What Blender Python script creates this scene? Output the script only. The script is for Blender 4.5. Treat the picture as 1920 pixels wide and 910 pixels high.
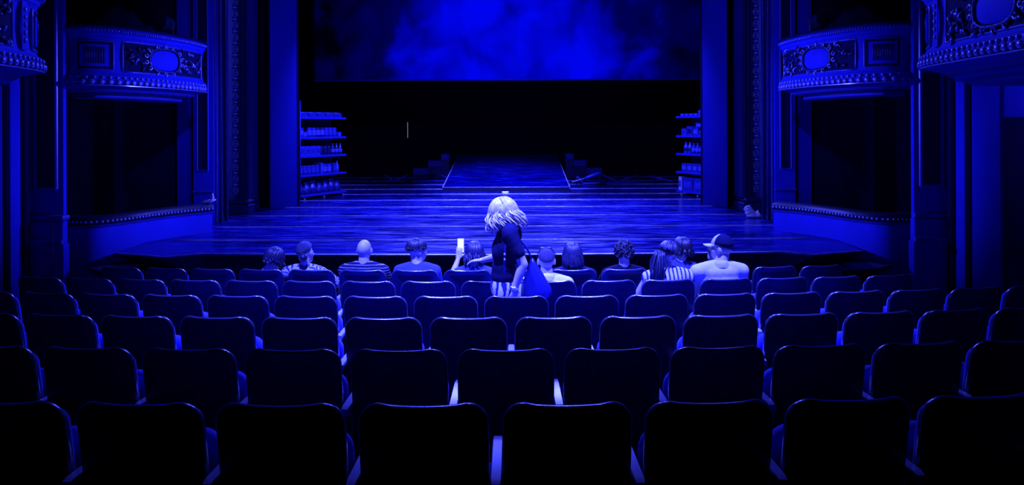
import bpy, bmesh, math, random
from mathutils import Vector, Matrix, Euler, noise

# ------------------------------------------------------------------ scene
for o in list(bpy.data.objects):
    bpy.data.objects.remove(o)
SC = bpy.context.scene
COL = SC.collection
PI = math.pi
R = math.radians
random.seed(7)

# ------------------------------------------------------------------ camera
CAMZ = 1.66
cam_d = bpy.data.cameras.new('camera')
cam_d.sensor_width = 36
cam_d.lens = 24.0                      # 1280 px focal length on a 1920 px frame
cam_d.shift_y = -215 / 1920
cam_d.clip_end = 100
cam = bpy.data.objects.new('camera', cam_d)
COL.objects.link(cam)
cam.location = (0, 0, CAMZ)
cam.rotation_euler = (R(90), R(0.2), 0)
SC.camera = cam

# ------------------------------------------------------------------ world, exposure
w = bpy.data.worlds.new('world')
SC.world = w
w.use_nodes = True
w.node_tree.nodes['Background'].inputs[0].default_value = (0.01, 0.015, 1, 1)
w.node_tree.nodes['Background'].inputs[1].default_value = 0.003
SC.view_settings.view_transform = 'Standard'
SC.view_settings.look = 'None'
SC.view_settings.exposure = 0
SC.view_settings.gamma = 1
SC.view_settings.use_curve_mapping = False

# ------------------------------------------------------------------ stage lighting (blue gels)
GEL = (0.055, 0.066, 1.0)


def spot(name, loc, target, watts, deg, blend=0.6, size=0.12, color=GEL):
    l = bpy.data.lights.new(name, 'SPOT')
    l.energy = watts
    l.color = color
    l.spot_size = R(deg)
    l.spot_blend = blend
    l.shadow_soft_size = size
    o = bpy.data.objects.new(name, l)
    COL.objects.link(o)
    o.location = loc
    d = Vector(target) - Vector(loc)
    o.rotation_euler = d.to_track_quat('-Z', 'Y').to_euler()
    return o


# fly-bar back light over the stage
spot('back_light', (-1.7, 17.2, 6.8), (-1.0, 11.4, 0.1), 27000, 58, 1.0)
spot('back_light', (1.3, 17.2, 6.8), (0.6, 11.4, 0.1), 27000, 58, 1.0)
# unseen fill spots added by the upper box rails, each crossing to the opposite box
spot('box_light', (-4.40, 9.55, 3.25), (4.3, 9.55, 1.5), 8000, 28, 0.9)
spot('box_light', (3.85, 9.55, 3.25), (-4.9, 9.55, 1.5), 8000, 28, 0.9)
spot('bridge_light', (0.9, 11.7, 6.2), (-4.5, 6.0, 2.7), 4200, 30, 0.9)  # unseen fill spots added to brighten the near balconies
spot('bridge_light', (-1.5, 11.7, 6.2), (3.9, 6.0, 2.7), 4200, 30, 0.9)
# proscenium bridge lights, upstage on ramp and shelves
spot('upstage_light', (-0.6, 11.9, 6.6), (-4.0, 15.0, 0.9), 4500, 40, 0.7)
spot('upstage_light', (0.2, 11.9, 6.6), (3.6, 15.0, 0.9), 4500, 40, 0.7)
spot('upstage_light', (-0.2, 11.9, 6.6), (-0.2, 16.8, 0.2), 20000, 36, 0.9)
# front-of-house ceiling lights over the front rows, and two long throws to the stage
spot('house_light', (-1.9, 4.6, 6.9), (-0.9, 6.3, 0.0), 24000, 46, 1.0)
spot('house_light', (1.6, 4.6, 6.9), (0.9, 6.3, 0.0), 24000, 46, 1.0)
spot('front_light', (-2.4, 1.0, 7.2), (2.0, 13.5, 1.2), 3600, 40, 0.6)
spot('front_light', (2.0, 1.0, 7.2), (-2.6, 13.5, 1.2), 3600, 40, 0.6)


# ------------------------------------------------------------------ materials
def mat(name, col, rough=0.6, metal=0.0, spec=0.5, var=0.0, vscale=8.0, bump=0.0, bscale=40.0, coat=0.0,
        stretch=(1, 1, 1), rvar=0.0, sheen=0.0):
    m = bpy.data.materials.new(name)
    m.use_nodes = True
    nt = m.node_tree
    b = nt.nodes['Principled BSDF']
    b.inputs['Base Color'].default_value = (*col, 1)
    b.inputs['Roughness'].default_value = rough
    b.inputs['Metallic'].default_value = metal
    b.inputs['Specular IOR Level'].default_value = spec
    b.inputs['Coat Weight'].default_value = coat
    b.inputs['Coat Roughness'].default_value = 0.15
    b.inputs['Sheen Weight'].default_value = sheen
    tc = nt.nodes.new('ShaderNodeTexCoord')
    mp = nt.nodes.new('ShaderNodeMapping')
    mp.inputs['Scale'].default_value = stretch
    nt.links.new(tc.outputs['Object'], mp.inputs['Vector'])
    if var > 0 or rvar > 0:
        n = nt.nodes.new('ShaderNodeTexNoise')
        n.inputs['Scale'].default_value = vscale
        n.inputs['Detail'].default_value = 5
        n.inputs['Roughness'].default_value = 0.6
        nt.links.new(mp.outputs[0], n.inputs['Vector'])
        if var > 0:
            r = nt.nodes.new('ShaderNodeValToRGB')
            r.color_ramp.elements[0].position = 0.3
            r.color_ramp.elements[1].position = 0.72
            r.color_ramp.elements[0].color = (*[c * (1 - var) for c in col], 1)
            r.color_ramp.elements[1].color = (*[min(1, c * (1 + var)) for c in col], 1)
            nt.links.new(n.outputs['Fac'], r.inputs['Fac'])
            nt.links.new(r.outputs['Color'], b.inputs['Base Color'])
        if rvar > 0:
            mr = nt.nodes.new('ShaderNodeMapRange')
            mr.inputs['From Min'].default_value = 0.3
            mr.inputs['From Max'].default_value = 0.7
            mr.inputs['To Min'].default_value = max(0.02, rough - rvar)
            mr.inputs['To Max'].default_value = min(1, rough + rvar)
            nt.links.new(n.outputs['Fac'], mr.inputs['Value'])
            nt.links.new(mr.outputs[0], b.inputs['Roughness'])
    if bump > 0:
        n2 = nt.nodes.new('ShaderNodeTexNoise')
        n2.inputs['Scale'].default_value = bscale
        n2.inputs['Detail'].default_value = 4
        nt.links.new(mp.outputs[0], n2.inputs['Vector'])
        bp = nt.nodes.new('ShaderNodeBump')
        bp.inputs['Strength'].default_value = bump
        bp.inputs['Distance'].default_value = 0.02
        nt.links.new(n2.outputs['Fac'], bp.inputs['Height'])
        nt.links.new(bp.outputs[0], b.inputs['Normal'])
    return m


def striped(name, c1, c2, freq, axis='X', rough=0.85, wobble=0.0, width=0.5):
    m = mat(name, c1, rough, spec=0.2)
    nt = m.node_tree
    b = nt.nodes['Principled BSDF']
    tc = nt.nodes.new('ShaderNodeTexCoord')
    wv = nt.nodes.new('ShaderNodeTexWave')
    wv.wave_type = 'BANDS'
    wv.bands_direction = axis
    wv.inputs['Scale'].default_value = freq
    wv.inputs['Distortion'].default_value = wobble
    wv.inputs['Detail'].default_value = 2
    wv.inputs['Detail Scale'].default_value = 1.5
    r = nt.nodes.new('ShaderNodeValToRGB')
    r.color_ramp.elements[0].position = max(0.0, width - 0.06)
    r.color_ramp.elements[1].position = min(1.0, width + 0.06)
    r.color_ramp.elements[0].color = (*c1, 1)
    r.color_ramp.elements[1].color = (*c2, 1)
    nt.links.new(tc.outputs['Object'], wv.inputs['Vector'])
    nt.links.new(wv.outputs['Fac'], r.inputs['Fac'])
    nt.links.new(r.outputs[0], b.inputs['Base Color'])
    return m


def emit(name, col, strength):
    m = bpy.data.materials.new(name)
    m.use_nodes = True
    nt = m.node_tree
    nt.nodes.remove(nt.nodes['Principled BSDF'])
    e = nt.nodes.new('ShaderNodeEmission')
    e.inputs[0].default_value = (*col, 1)
    e.inputs[1].default_value = strength
    nt.links.new(e.outputs[0], nt.nodes['Material Output'].inputs[0])
    return m


def stage_material():
    m = mat('stage_paint', (0.03, 0.036, 0.16), 0.3, spec=0.3)
    nt = m.node_tree
    b = nt.nodes['Principled BSDF']
    geo = nt.nodes.new('ShaderNodeNewGeometry')
    mp = nt.nodes.new('ShaderNodeMapping')
    mp.inputs['Scale'].default_value = (1.1, 5.0, 1)
    nt.links.new(geo.outputs['Position'], mp.inputs['Vector'])
    n = nt.nodes.new('ShaderNodeTexNoise')
    n.inputs['Scale'].default_value = 1.7
    n.inputs['Detail'].default_value = 8
    n.inputs['Roughness'].default_value = 0.68
    nt.links.new(mp.outputs[0], n.inputs['Vector'])
    r = nt.nodes.new('ShaderNodeValToRGB')
    e = r.color_ramp.elements
    e[0].position, e[0].color = 0.36, (0.0006, 0.0008, 0.018, 1)
    e[1].position, e[1].color = 0.56, (0.002, 0.003, 0.13, 1)
    e2 = r.color_ramp.elements.new(0.78)
    e2.color = (0.05, 0.055, 0.26, 1)          # worn scuffs
    nt.links.new(n.outputs['Fac'], r.inputs['Fac'])
    nt.links.new(r.outputs[0], b.inputs['Base Color'])
    mr = nt.nodes.new('ShaderNodeMapRange')
    mr.inputs['From Min'].default_value = 0.35
    mr.inputs['From Max'].default_value = 0.7
    mr.inputs['To Min'].default_value = 0.10
    mr.inputs['To Max'].default_value = 0.36
    nt.links.new(n.outputs['Fac'], mr.inputs['Value'])
    nt.links.new(mr.outputs[0], b.inputs['Roughness'])
    n2 = nt.nodes.new('ShaderNodeTexNoise')
    n2.inputs['Scale'].default_value = 3.0
    n2.inputs['Detail'].default_value = 3
    nt.links.new(mp.outputs[0], n2.inputs['Vector'])
    bp = nt.nodes.new('ShaderNodeBump')
    bp.inputs['Strength'].default_value = 0.12
    bp.inputs['Distance'].default_value = 0.02
    nt.links.new(n2.outputs['Fac'], bp.inputs['Height'])
    nt.links.new(bp.outputs[0], b.inputs['Normal'])
    return m


def screen_material():
    m = bpy.data.materials.new('projection')
    m.use_nodes = True
    nt = m.node_tree
    nt.nodes.remove(nt.nodes['Principled BSDF'])
    tc = nt.nodes.new('ShaderNodeTexCoord')
    # cloudy image
    mp = nt.nodes.new('ShaderNodeMapping')
    mp.inputs['Scale'].default_value = (0.6, 1, 0.55)
    nt.links.new(tc.outputs['Object'], mp.inputs['Vector'])
    n = nt.nodes.new('ShaderNodeTexNoise')
    n.inputs['Scale'].default_value = 1.5
    n.inputs['Detail'].default_value = 6
    n.inputs['Roughness'].default_value = 0.5
    n.inputs['Distortion'].default_value = 0.5
    nt.links.new(mp.outputs[0], n.inputs['Vector'])
    # bright middle of the projected picture
    sx = nt.nodes.new('ShaderNodeSeparateXYZ')
    nt.links.new(tc.outputs['Object'], sx.inputs[0])
    a = nt.nodes.new('ShaderNodeMath'); a.operation = 'ABSOLUTE'
    nt.links.new(sx.outputs['X'], a.inputs[0])
    mr = nt.nodes.new('ShaderNodeMapRange')
    mr.interpolation_type = 'SMOOTHSTEP'
    mr.inputs['From Min'].default_value = 1.0
    mr.inputs['From Max'].default_value = 5.3
    mr.inputs['To Min'].default_value = 0.27
    mr.inputs['To Max'].default_value = -0.30
    nt.links.new(a.outputs[0], mr.inputs['Value'])
    ad = nt.nodes.new('ShaderNodeMath'); ad.operation = 'ADD'
    nt.links.new(n.outputs['Fac'], ad.inputs[0])
    nt.links.new(mr.outputs[0], ad.inputs[1])
    r = nt.nodes.new('ShaderNodeValToRGB')
    e = r.color_ramp.elements
    e[0].position, e[0].color = 0.12, (0, 0, 0.004, 1)
    e[1].position, e[1].color = 0.86, (0.0, 0.0012, 0.86, 1)
    k = e.new(0.45); k.color = (0, 0.0, 0.09, 1)
    k = e.new(0.66); k.color = (0.0, 0.0003, 0.50, 1)
    nt.links.new(ad.outputs[0], r.inputs['Fac'])
    em = nt.nodes.new('ShaderNodeEmission')
    em.inputs[1].default_value = 1.0
    nt.links.new(r.outputs[0], em.inputs[0])
    nt.links.new(em.outputs[0], nt.nodes['Material Output'].inputs[0])
    return m


M = {}
M['carpet'] = mat('carpet', (0.004, 0.005, 0.03), 0.95, spec=0.1, bump=0.4, bscale=200)
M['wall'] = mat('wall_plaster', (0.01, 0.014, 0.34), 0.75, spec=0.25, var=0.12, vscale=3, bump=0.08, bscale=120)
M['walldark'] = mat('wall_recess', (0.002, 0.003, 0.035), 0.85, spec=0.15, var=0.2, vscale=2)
M['moulding'] = mat('moulding_paint', (0.03, 0.035, 0.26), 0.35, spec=0.6, var=0.15, vscale=6)
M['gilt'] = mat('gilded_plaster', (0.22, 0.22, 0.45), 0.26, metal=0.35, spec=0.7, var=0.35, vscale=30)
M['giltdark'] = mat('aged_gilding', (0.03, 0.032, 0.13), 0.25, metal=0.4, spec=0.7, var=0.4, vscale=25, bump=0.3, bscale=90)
M['black'] = mat('black_masking', (0.004, 0.004, 0.008), 0.95, spec=0.05)
M['blackmetal'] = mat('black_metal', (0.010, 0.010, 0.02), 0.4, spec=0.4)
M['blackpaint'] = mat('black_paint', (0.004, 0.005, 0.025), 0.45, spec=0.35, bump=0.1)
M['stage'] = stage_material()
M['alu'] = mat('joint_strip_paint', (0.45, 0.45, 0.5), 0.3, metal=0.2, spec=0.8, var=0.5, vscale=5, stretch=(1.6, 1, 1))  # pale paint; on seams and nosing it stands in for edge highlights
M['portal'] = mat('portal_flat', (0.006, 0.008, 0.25), 0.6, spec=0.3, var=0.25, vscale=1.2, stretch=(1, 1, 0.3))
M['screen'] = screen_material()
M['screenedge'] = mat('screen_batten', (0.06, 0.07, 0.5), 0.5)
M['shell'] = mat('seat_shell', (0.002, 0.003, 0.07), 0.42, spec=0.5, var=0.25, vscale=5, stretch=(3, 1, 0.5), bump=0.05, bscale=60)
M['rim'] = mat('seat_rim', (0.14, 0.15, 0.22), 0.26, metal=0.7, spec=0.8, coat=0.4)
M['cushion'] = mat('seat_fabric', (0.04, 0.045, 0.62), 0.85, spec=0.2, var=0.2, vscale=14, bump=0.2, bscale=250, sheen=0.2)
M['arm'] = mat('armrest_lacquer', (0.34, 0.36, 0.5), 0.3, spec=0.6, var=0.15, vscale=6)
M['iron'] = mat('seat_iron', (0.01, 0.011, 0.03), 0.5)
M['steel'] = mat('rack_metal', (0.03, 0.035, 0.4), 0.4, spec=0.5, var=0.1)
M['rackback'] = mat('rack_back', (0.002, 0.003, 0.05), 0.6, var=0.3, vscale=2)
M['lens'] = emit('lamp_glow', (0.35, 0.45, 1.0), 9)
M['slit'] = emit('light_slit', (0.30, 0.32, 0.55), 0.55)
M['phone'] = emit('phone_screen', (0.60, 0.66, 1.0), 1.5)
# people
M['skin'] = mat('skin', (0.5, 0.46, 0.4), 0.5, spec=0.4, var=0.10, vscale=14)
M['hair_dark'] = mat('hair_dark', (0.006, 0.006, 0.016), 0.42, spec=0.6, var=0.4, vscale=30)
M['hair_mid'] = mat('hair_brown', (0.014, 0.014, 0.04), 0.42, spec=0.6, var=0.4, vscale=30)
M['hair_blond'] = mat('hair_blond', (0.62, 0.58, 0.42), 0.45, spec=0.5, var=0.35, vscale=26)
M['hair_crop'] = mat('hair_cropped', (0.02, 0.02, 0.06), 0.7, var=0.4, vscale=60, bump=0.6, bscale=300)
M['cloth_navy'] = mat('cloth_navy', (0.003, 0.003, 0.028), 0.85, spec=0.15, bump=0.25, bscale=30)
M['cloth_dark'] = mat('cloth_dark', (0.003, 0.003, 0.015), 0.9, spec=0.1, bump=0.25, bscale=30)
M['cloth_white'] = mat('cloth_white', (0.62, 0.62, 0.55), 0.85, spec=0.2, bump=0.3, bscale=22)
M['cloth_light'] = mat('cloth_light', (0.04, 0.05, 0.25), 0.85, spec=0.2, bump=0.3, bscale=22)
M['cloth_pattern'] = striped('cloth_pattern', (0.01, 0.012, 0.2), (0.45, 0.45, 0.42), 7, 'DIAGONAL', wobble=14, width=0.45)
M['cloth_stripe_dark'] = striped('cloth_stripe_dark', (0.003, 0.003, 0.03), (0.25, 0.25, 0.3), 11, 'Z', width=0.90, wobble=1.2)
M['cloth_stripe_light'] = striped('cloth_stripe_light', (0.03, 0.035, 0.25), (0.6, 0.6, 0.55), 8, 'X', width=0.35)
M['cloth_zigzag'] = striped('cloth_zigzag', (0.01, 0.012, 0.12), (0.7, 0.7, 0.62), 6, 'X', width=0.5, wobble=6)
M['leather'] = mat('bag_leather', (0.012, 0.016, 0.16), 0.4, spec=0.5, var=0.15, vscale=5, bump=0.15, bscale=20)
M['white'] = mat('white_fabric', (0.6, 0.6, 0.55), 0.7, bump=0.1)
M['watch'] = mat('watch_metal', (0.8, 0.8, 0.85), 0.2, metal=0.6)
M['eye'] = mat('eye_white', (0.5, 0.5, 0.55), 0.2)
# goods
M['box_a'] = mat('carton_light', (0.05, 0.055, 0.42), 0.6, var=0.4, vscale=14)
M['box_b'] = mat('carton_mid', (0.02, 0.025, 0.28), 0.6, var=0.5, vscale=18)
M['box_c'] = mat('carton_dark', (0.006, 0.007, 0.08), 0.5, var=0.5, vscale=18)
M['glass'] = mat('bottle_glass', (0.02, 0.022, 0.09), 0.12, spec=0.7)
M['plastic'] = mat('bottle_plastic', (0.07, 0.08, 0.45), 0.25, spec=0.6)
M['label'] = mat('paper_label', (0.12, 0.13, 0.5), 0.6)
M['foil'] = mat('foil_bag', (0.05, 0.05, 0.28), 0.22, metal=0.4, var=0.8, vscale=22, bump=0.6, bscale=25)


# ------------------------------------------------------------------ mesh builder
class MB:
    def __init__(self):
        self.v = []
        self.f = []

    def add(self, vs, fs):
        n = len(self.v)
        self.v += [tuple(p) for p in vs]
        self.f += [tuple(i + n for i in f) for f in fs]

    def box(self, x0, x1, y0, y1, z0, z1):
        self.add([(x0, y0, z0), (x1, y0, z0), (x1, y1, z0), (x0, y1, z0), (x0, y0, z1), (x1, y0, z1), (x1, y1, z1), (x0, y1, z1)],
                 [(0, 3, 2, 1), (4, 5, 6, 7), (0, 1, 5, 4), (1, 2, 6, 5), (2, 3, 7, 6), (3, 0, 4, 7)])
        return self

    def bbox(self, x0, x1, y0, y1, z0, z1, b):
        """box with chamfered edges"""
        bm = bmesh.new()
        bmesh.ops.create_cube(bm, size=1)
        for v in bm.verts:
            v.co = Vector(((x0 + x1) / 2 + v.co.x * (x1 - x0), (y0 + y1) / 2 + v.co.y * (y1 - y0), (z0 + z1) / 2 + v.co.z * (z1 - z0)))
        bmesh.ops.bevel(bm, geom=bm.edges[:], offset=b, segments=1, affect='EDGES')
        bm.verts.index_update()
        self.add([v.co[:] for v in bm.verts], [[v.index for v in f.verts] for f in bm.faces])
        bm.free()
        return self

    def loft(self, rings, closed=True, caps=True):
        n = len(rings[0])
        vs = [p for r in rings for p in r]
        fs = []
        for i in range(len(rings) - 1):
            for j in range(n if closed else n - 1):
                k = (j + 1) % n
                fs.append((i * n + j, i * n + k, (i + 1) * n + k, (i + 1) * n + j))
        if caps and closed:
            fs.append(tuple(range(n - 1, -1, -1)))
            fs.append(tuple((len(rings) - 1) * n + j for j in range(n)))
        self.add(vs, fs)
        return self

    def tube(self, pts, rad, n=8, caps=True, flat=None):
        pts = [Vector(p) for p in pts]
        rs = rad if isinstance(rad, (list, tuple)) else [rad] * len(pts)
        rings = []
        up = None
        for i, p in enumerate(pts):
            t = (pts[min(i + 1, len(pts) - 1)] - pts[max(i - 1, 0)])
            if t.length < 1e-9:
                t = Vector((0, 0, 1))
            t.normalize()
            if up is None:
                up = Vector((0, 0, 1)) if abs(t.z) < 0.9 else Vector((1, 0, 0))
            a = t.cross(up)
            if a.length < 1e-6:
                a = t.cross(Vector((1, 0.3, 0)))
            a.normalize()
            b = a.cross(t).normalized()
            up = b
            fl = flat if flat else 1.0
            rings.append([p + a * math.cos(q) * rs[i] + b * math.sin(q) * rs[i] * fl for q in [2 * PI * k / n for k in range(n)]])
        return self.loft(rings, True, caps)

    def ell(self, c, r, rot=None, nu=14, nv=10):
        c = Vector(c)
        r = (r, r, r) if isinstance(r, (int, float)) else r
        q = rot.to_matrix() if rot else None
        vs = []
        for i in range(nv + 1):
            ph = PI * i / nv
            for j in range(nu):
                th = 2 * PI * j / nu
                p = Vector((r[0] * math.sin(ph) * math.cos(th), r[1] * math.sin(ph) * math.sin(th), r[2] * math.cos(ph)))
                vs.append(c + (q @ p if q else p))
        fs = []
        for i in range(nv):
            for j in range(nu):
                k = (j + 1) % nu
                fs.append((i * nu + j, (i + 1) * nu + j, (i + 1) * nu + k, i * nu + k))
        self.add(vs, fs)
        return self

    def lathe(self, prof, c=(0, 0, 0), n=14):
        rings = [[(c[0] + r * math.cos(2 * PI * k / n), c[1] + r * math.sin(2 * PI * k / n), c[2] + z) for k in range(n)] for r, z in prof]
        return self.loft(rings)

    def prism(self, poly, z0, z1):
        n = len(poly)
        vs = [(x, y, z0) for x, y in poly] + [(x, y, z1) for x, y in poly]
        fs = [tuple(range(n - 1, -1, -1)), tuple(range(n, 2 * n))] + [(i, (i + 1) % n, n + (i + 1) % n, n + i) for i in range(n)]
        self.add(vs, fs)
        return self

    def limb(self, chain, n=12):
        """tapered tube with ball joints: chain of (point, radius)"""
        self.tube([p for p, r in chain], [r for p, r in chain], n)
        for p, r in chain:
            self.ell(p, r, nu=12, nv=8)
        return self

    def mesh(self, name, smooth=False, fix=True):
        me = bpy.data.meshes.new(name)
        me.from_pydata(self.v, [], self.f)
        if fix:
            bm = bmesh.new()
            bm.from_mesh(me)
            bmesh.ops.remove_doubles(bm, verts=bm.verts[:], dist=1e-6)
            bmesh.ops.recalc_face_normals(bm, faces=bm.faces[:])
            bm.to_mesh(me)
            bm.free()
        if smooth:
            me.polygons.foreach_set('use_smooth', [True] * len(me.polygons))
            if smooth == 'auto':
                me.set_sharp_from_angle(angle=R(38))
        me.update()
        return me


def link(name, me, m, parent=None, loc=None, rot=None):
    o = bpy.data.objects.new(name, me)
    if m is not None and len(me.materials) == 0:
        me.materials.append(M[m] if isinstance(m, str) else m)
    COL.objects.link(o)
    if parent:
        o.parent = parent
    if loc:
        o.location = loc
    if rot:
        o.rotation_euler = rot
    return o


def obj(name, mb, m, parent=None, smooth=False, loc=None, rot=None):
    return link(name, mb.mesh(name, smooth), m, parent, loc, rot)


def tag(o, label=None, cat=None, group=None, kind=None):
    if label:
        o['label'] = label
    if cat:
        o['category'] = cat
    if group:
        o['group'] = group
    if kind:
        o['kind'] = kind
    return o


def empty(name, loc=(0, 0, 0), rz=0.0, label=None, cat=None, group=None):
    o = bpy.data.objects.new(name, None)
    o.empty_display_size = 0.1
    COL.objects.link(o)
    o.location = loc
    o.rotation_euler = (0, 0, rz)
    return tag(o, label, cat, group)


def copy_tree(o, parent=None):
    c = o.copy()
    COL.objects.link(c)
    c.parent = parent
    for ch in list(o.children):
        copy_tree(ch, c)
    return c


ORD = ['zeroth', 'first', 'second', 'third', 'fourth', 'fifth', 'sixth', 'seventh', 'eighth', 'ninth', 'tenth', 'eleventh',
       'twelfth', 'thirteenth', 'fourteenth', 'fifteenth', 'sixteenth', 'seventeenth', 'eighteenth', 'nineteenth', 'twentieth']

AX = -0.28                 # axis of the auditorium
STZ = 0.16                 # stage level
SLOPE = 0.095


def fz(y):
    return -SLOPE * y


# ================================================================== THE SETTING
# raked auditorium floor
b = MB()
b.add([(-7, -1.2, fz(-1.2)), (7, -1.2, fz(-1.2)), (7, 8.8, fz(8.8)), (-7, 8.8, fz(8.8)),
       (-7, -1.2, -1.2), (7, -1.2, -1.2), (7, 8.8, -1.2), (-7, 8.8, -1.2)],
      [(0, 1, 2, 3), (7, 6, 5, 4), (0, 4, 5, 1), (1, 5, 6, 2), (2, 6, 7, 3), (3, 7, 4, 0)])
tag(obj('floor', b, 'carpet'), kind='structure')

# stage body: apron with flared ends, then deck boards on top
stage = empty('stage', (0, 0, 0))
tag(stage, kind='structure')


def mx(x):
    return 2 * AX - x


front = [(-4.80, 8.27), (-4.10, 8.04), (-3.78, 8.24), (-2.4, 8.17), (-1.2, 8.13), (AX, 8.12)]
front = front + [(mx(x), y) for x, y in reversed(front[:-1])]
body = front + [(mx(-4.9), 9.15), (mx(-4.9), 12.3), (mx(-6.5), 12.3), (mx(-6.5), 22.6), (-6.5, 22.6), (-6.5, 12.3), (-4.9, 12.3), (-4.9, 9.15)]
inner = [(AX + (x - AX) * 0.955, y + 0.16) for x, y in front]
mid = MB()
n = len(front)
# nosing + slanting underside
top = [(x, y, STZ - 0.004) for x, y in front]
nos = [(x, y, STZ - 0.03) for x, y in front]
low = [(x, y, STZ - 0.17) for x, y in inner]
bot = [(x, y, -1.0) for x, y in inner]
mid.loft([top, nos, low, bot], closed=False)
mid.prism([(x, y) for x, y in body[n:]] + [(inner[0][0], inner[0][1])] + inner[1:], -1.0, STZ - 0.021)
obj('apron', mid, 'blackpaint', stage)
seams = [9.16, 10.40, 11.70, 12.97, 14.21, 15.50, 16.80, 18.09, 19.38, 20.67, 21.95]
ys = seams


def board(y0, y1, poly=None):
    bb = MB()
    if poly:
        bb.prism(poly, STZ - 0.02, STZ)
    else:
        xl, xr = (-4.9, mx(-4.9)) if y1 < 12.0 else (-6.5, mx(-6.5))
        bb.box(xl, xr, y0 + 0.004, y1 - 0.004, STZ - 0.02, STZ)
    return obj('deck_board', bb, 'stage', stage)


board(0, 0, front + [(mx(-4.88), 9.15), (-4.88, 9.15)])
for i in range(len(ys) - 1):
    board(ys[i], ys[i + 1])
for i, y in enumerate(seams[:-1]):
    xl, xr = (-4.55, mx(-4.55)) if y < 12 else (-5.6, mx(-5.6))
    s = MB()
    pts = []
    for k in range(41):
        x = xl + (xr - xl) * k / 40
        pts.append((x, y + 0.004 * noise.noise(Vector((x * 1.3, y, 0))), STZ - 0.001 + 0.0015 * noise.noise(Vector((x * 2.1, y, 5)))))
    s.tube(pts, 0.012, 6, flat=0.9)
    obj('joint_strip', s, 'alu', stage, smooth=True)  # added strip, its pale colour paints the highlight along the board edges
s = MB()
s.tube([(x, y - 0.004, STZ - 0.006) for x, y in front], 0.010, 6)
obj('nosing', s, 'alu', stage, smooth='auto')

# lower side steps in front of the boxes
for sd, nm in ((-1, 'left'), (1, 'right')):
    f = (lambda x: x) if sd < 0 else mx
    st = empty('apron_step', (0, 0, 0), 0, 'low black step with slanting sides beside the %s end of the stage apron' % nm, 'step')
    q = MB()
    tp = [(f(-5.18), 8.30), (f(-4.85), 8.06), (f(-4.35), 8.02), (f(-4.30), 8.45), (f(-5.1), 8.45)]
    lo = [(f(-5.0), 8.36), (f(-4.8), 8.2), (f(-4.38), 8.16), (f(-4.35), 8.45), (f(-4.95), 8.45)]
    q.loft([[(x, y, -1.0) for x, y in lo], [(x, y, -0.17) for x, y in lo], [(x, y, -0.045) for x, y in tp], [(x, y, -0.02) for x, y in tp]])
    obj('step_body', q, 'blackpaint', st)
    q = MB()
    q.tube([(x, y, -0.014) for x, y in tp[:3]], 0.009, 6)
    obj('nosing', q, 'moulding', st, smooth='auto')

# back wall of the stage and masking
b = MB(); b.box(-7.5, 7.5, 22.6, 22.8, -1, 9)
tag(obj('wall_back', b, 'black'), kind='structure')
b = MB(); b.tube([(-3.45, 22.57, 1.34), (-3.45, 22.57, 1.86)], 0.010, 6)
tag(obj('light_slit', b, 'slit'), 'thin pale slit of light in the dark behind the stage', 'light')
for sd, nm in ((-1, 'left'), (1, 'right')):
    x0 = -7.2 if sd < 0 else 5.9
    b = MB(); b.box(x0, x0 + 0.7, 12.9, 22.6, STZ - 0.02, 9)
    tag(obj('wall_wing_' + nm, b, 'black'), kind='structure')
    # black masking leg between proscenium and portal
    xs = (-5.35, -4.56) if sd < 0 else (4.07, 4.9)
    b = MB()
    b.box(xs[0], xs[1], 12.95, 13.05, STZ, 9)
    tag(obj('masking_leg', b, 'black'), 'black masking drape between the %s portal and the proscenium' % nm, 'drape')

# portal legs (tall flats)
for nm, xa, ya, xb, yb in (('left', -4.52, 12.75, -4.14, 13.15), ('right', 3.65, 13.1, 4.02, 12.75)):
    p = empty('portal_flat', ((xa + xb) / 2, (ya + yb) / 2, STZ), 0, 'tall blue-lit flat standing at the %s edge of the stage picture' % nm, 'stage flat')
    d = Vector((xb - xa, yb - ya, 0)); L = d.length
    p.rotation_euler = (0, 0, math.atan2(d.y, d.x))
    b = MB(); b.box(-L / 2, L / 2, 0, 0.05, 0.001, 8.5)
    obj('panel', b, 'portal', p)
    b = MB(); b.box(-L / 2 - 0.025, -L / 2 - 0.001, -0.02, 0.07, 0.001, 8.5)
    b.box(L / 2 + 0.001, L / 2 + 0.025, -0.02, 0.07, 0.001, 8.5)
    obj('edge_batten', b, 'blackmetal', p)

# projection screen
b = MB(); b.box(-5.25, 5.25, 0, 0.03, 0, 5.5)
sc = empty('projection_screen', (0.05, 18.0, 2.95), 0, 'large blue cloudy projection screen hanging above the stage', 'screen')
obj('screen_cloth', b, 'screen', sc)
b = MB(); b.tube([(-5.26, 0.015, -0.02), (5.26, 0.015, -0.02)], 0.022, 8)
obj('bottom_batten', b, 'screenedge', sc, smooth=True)

# ================================================================== RAMP AND THINGS ON STAGE
rw, ry0, ry1, rz0, rz1 = 1.5, 16.1, 20.8, 0.10, 0.67
ramp = empty('ramp', (-0.14, ry0, STZ), 0, 'wide sloping wooden ramp in the middle of the stage', 'ramp')


def rz(y):
    return rz0 + (rz1 - rz0) * y / (ry1 - ry0)


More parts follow.
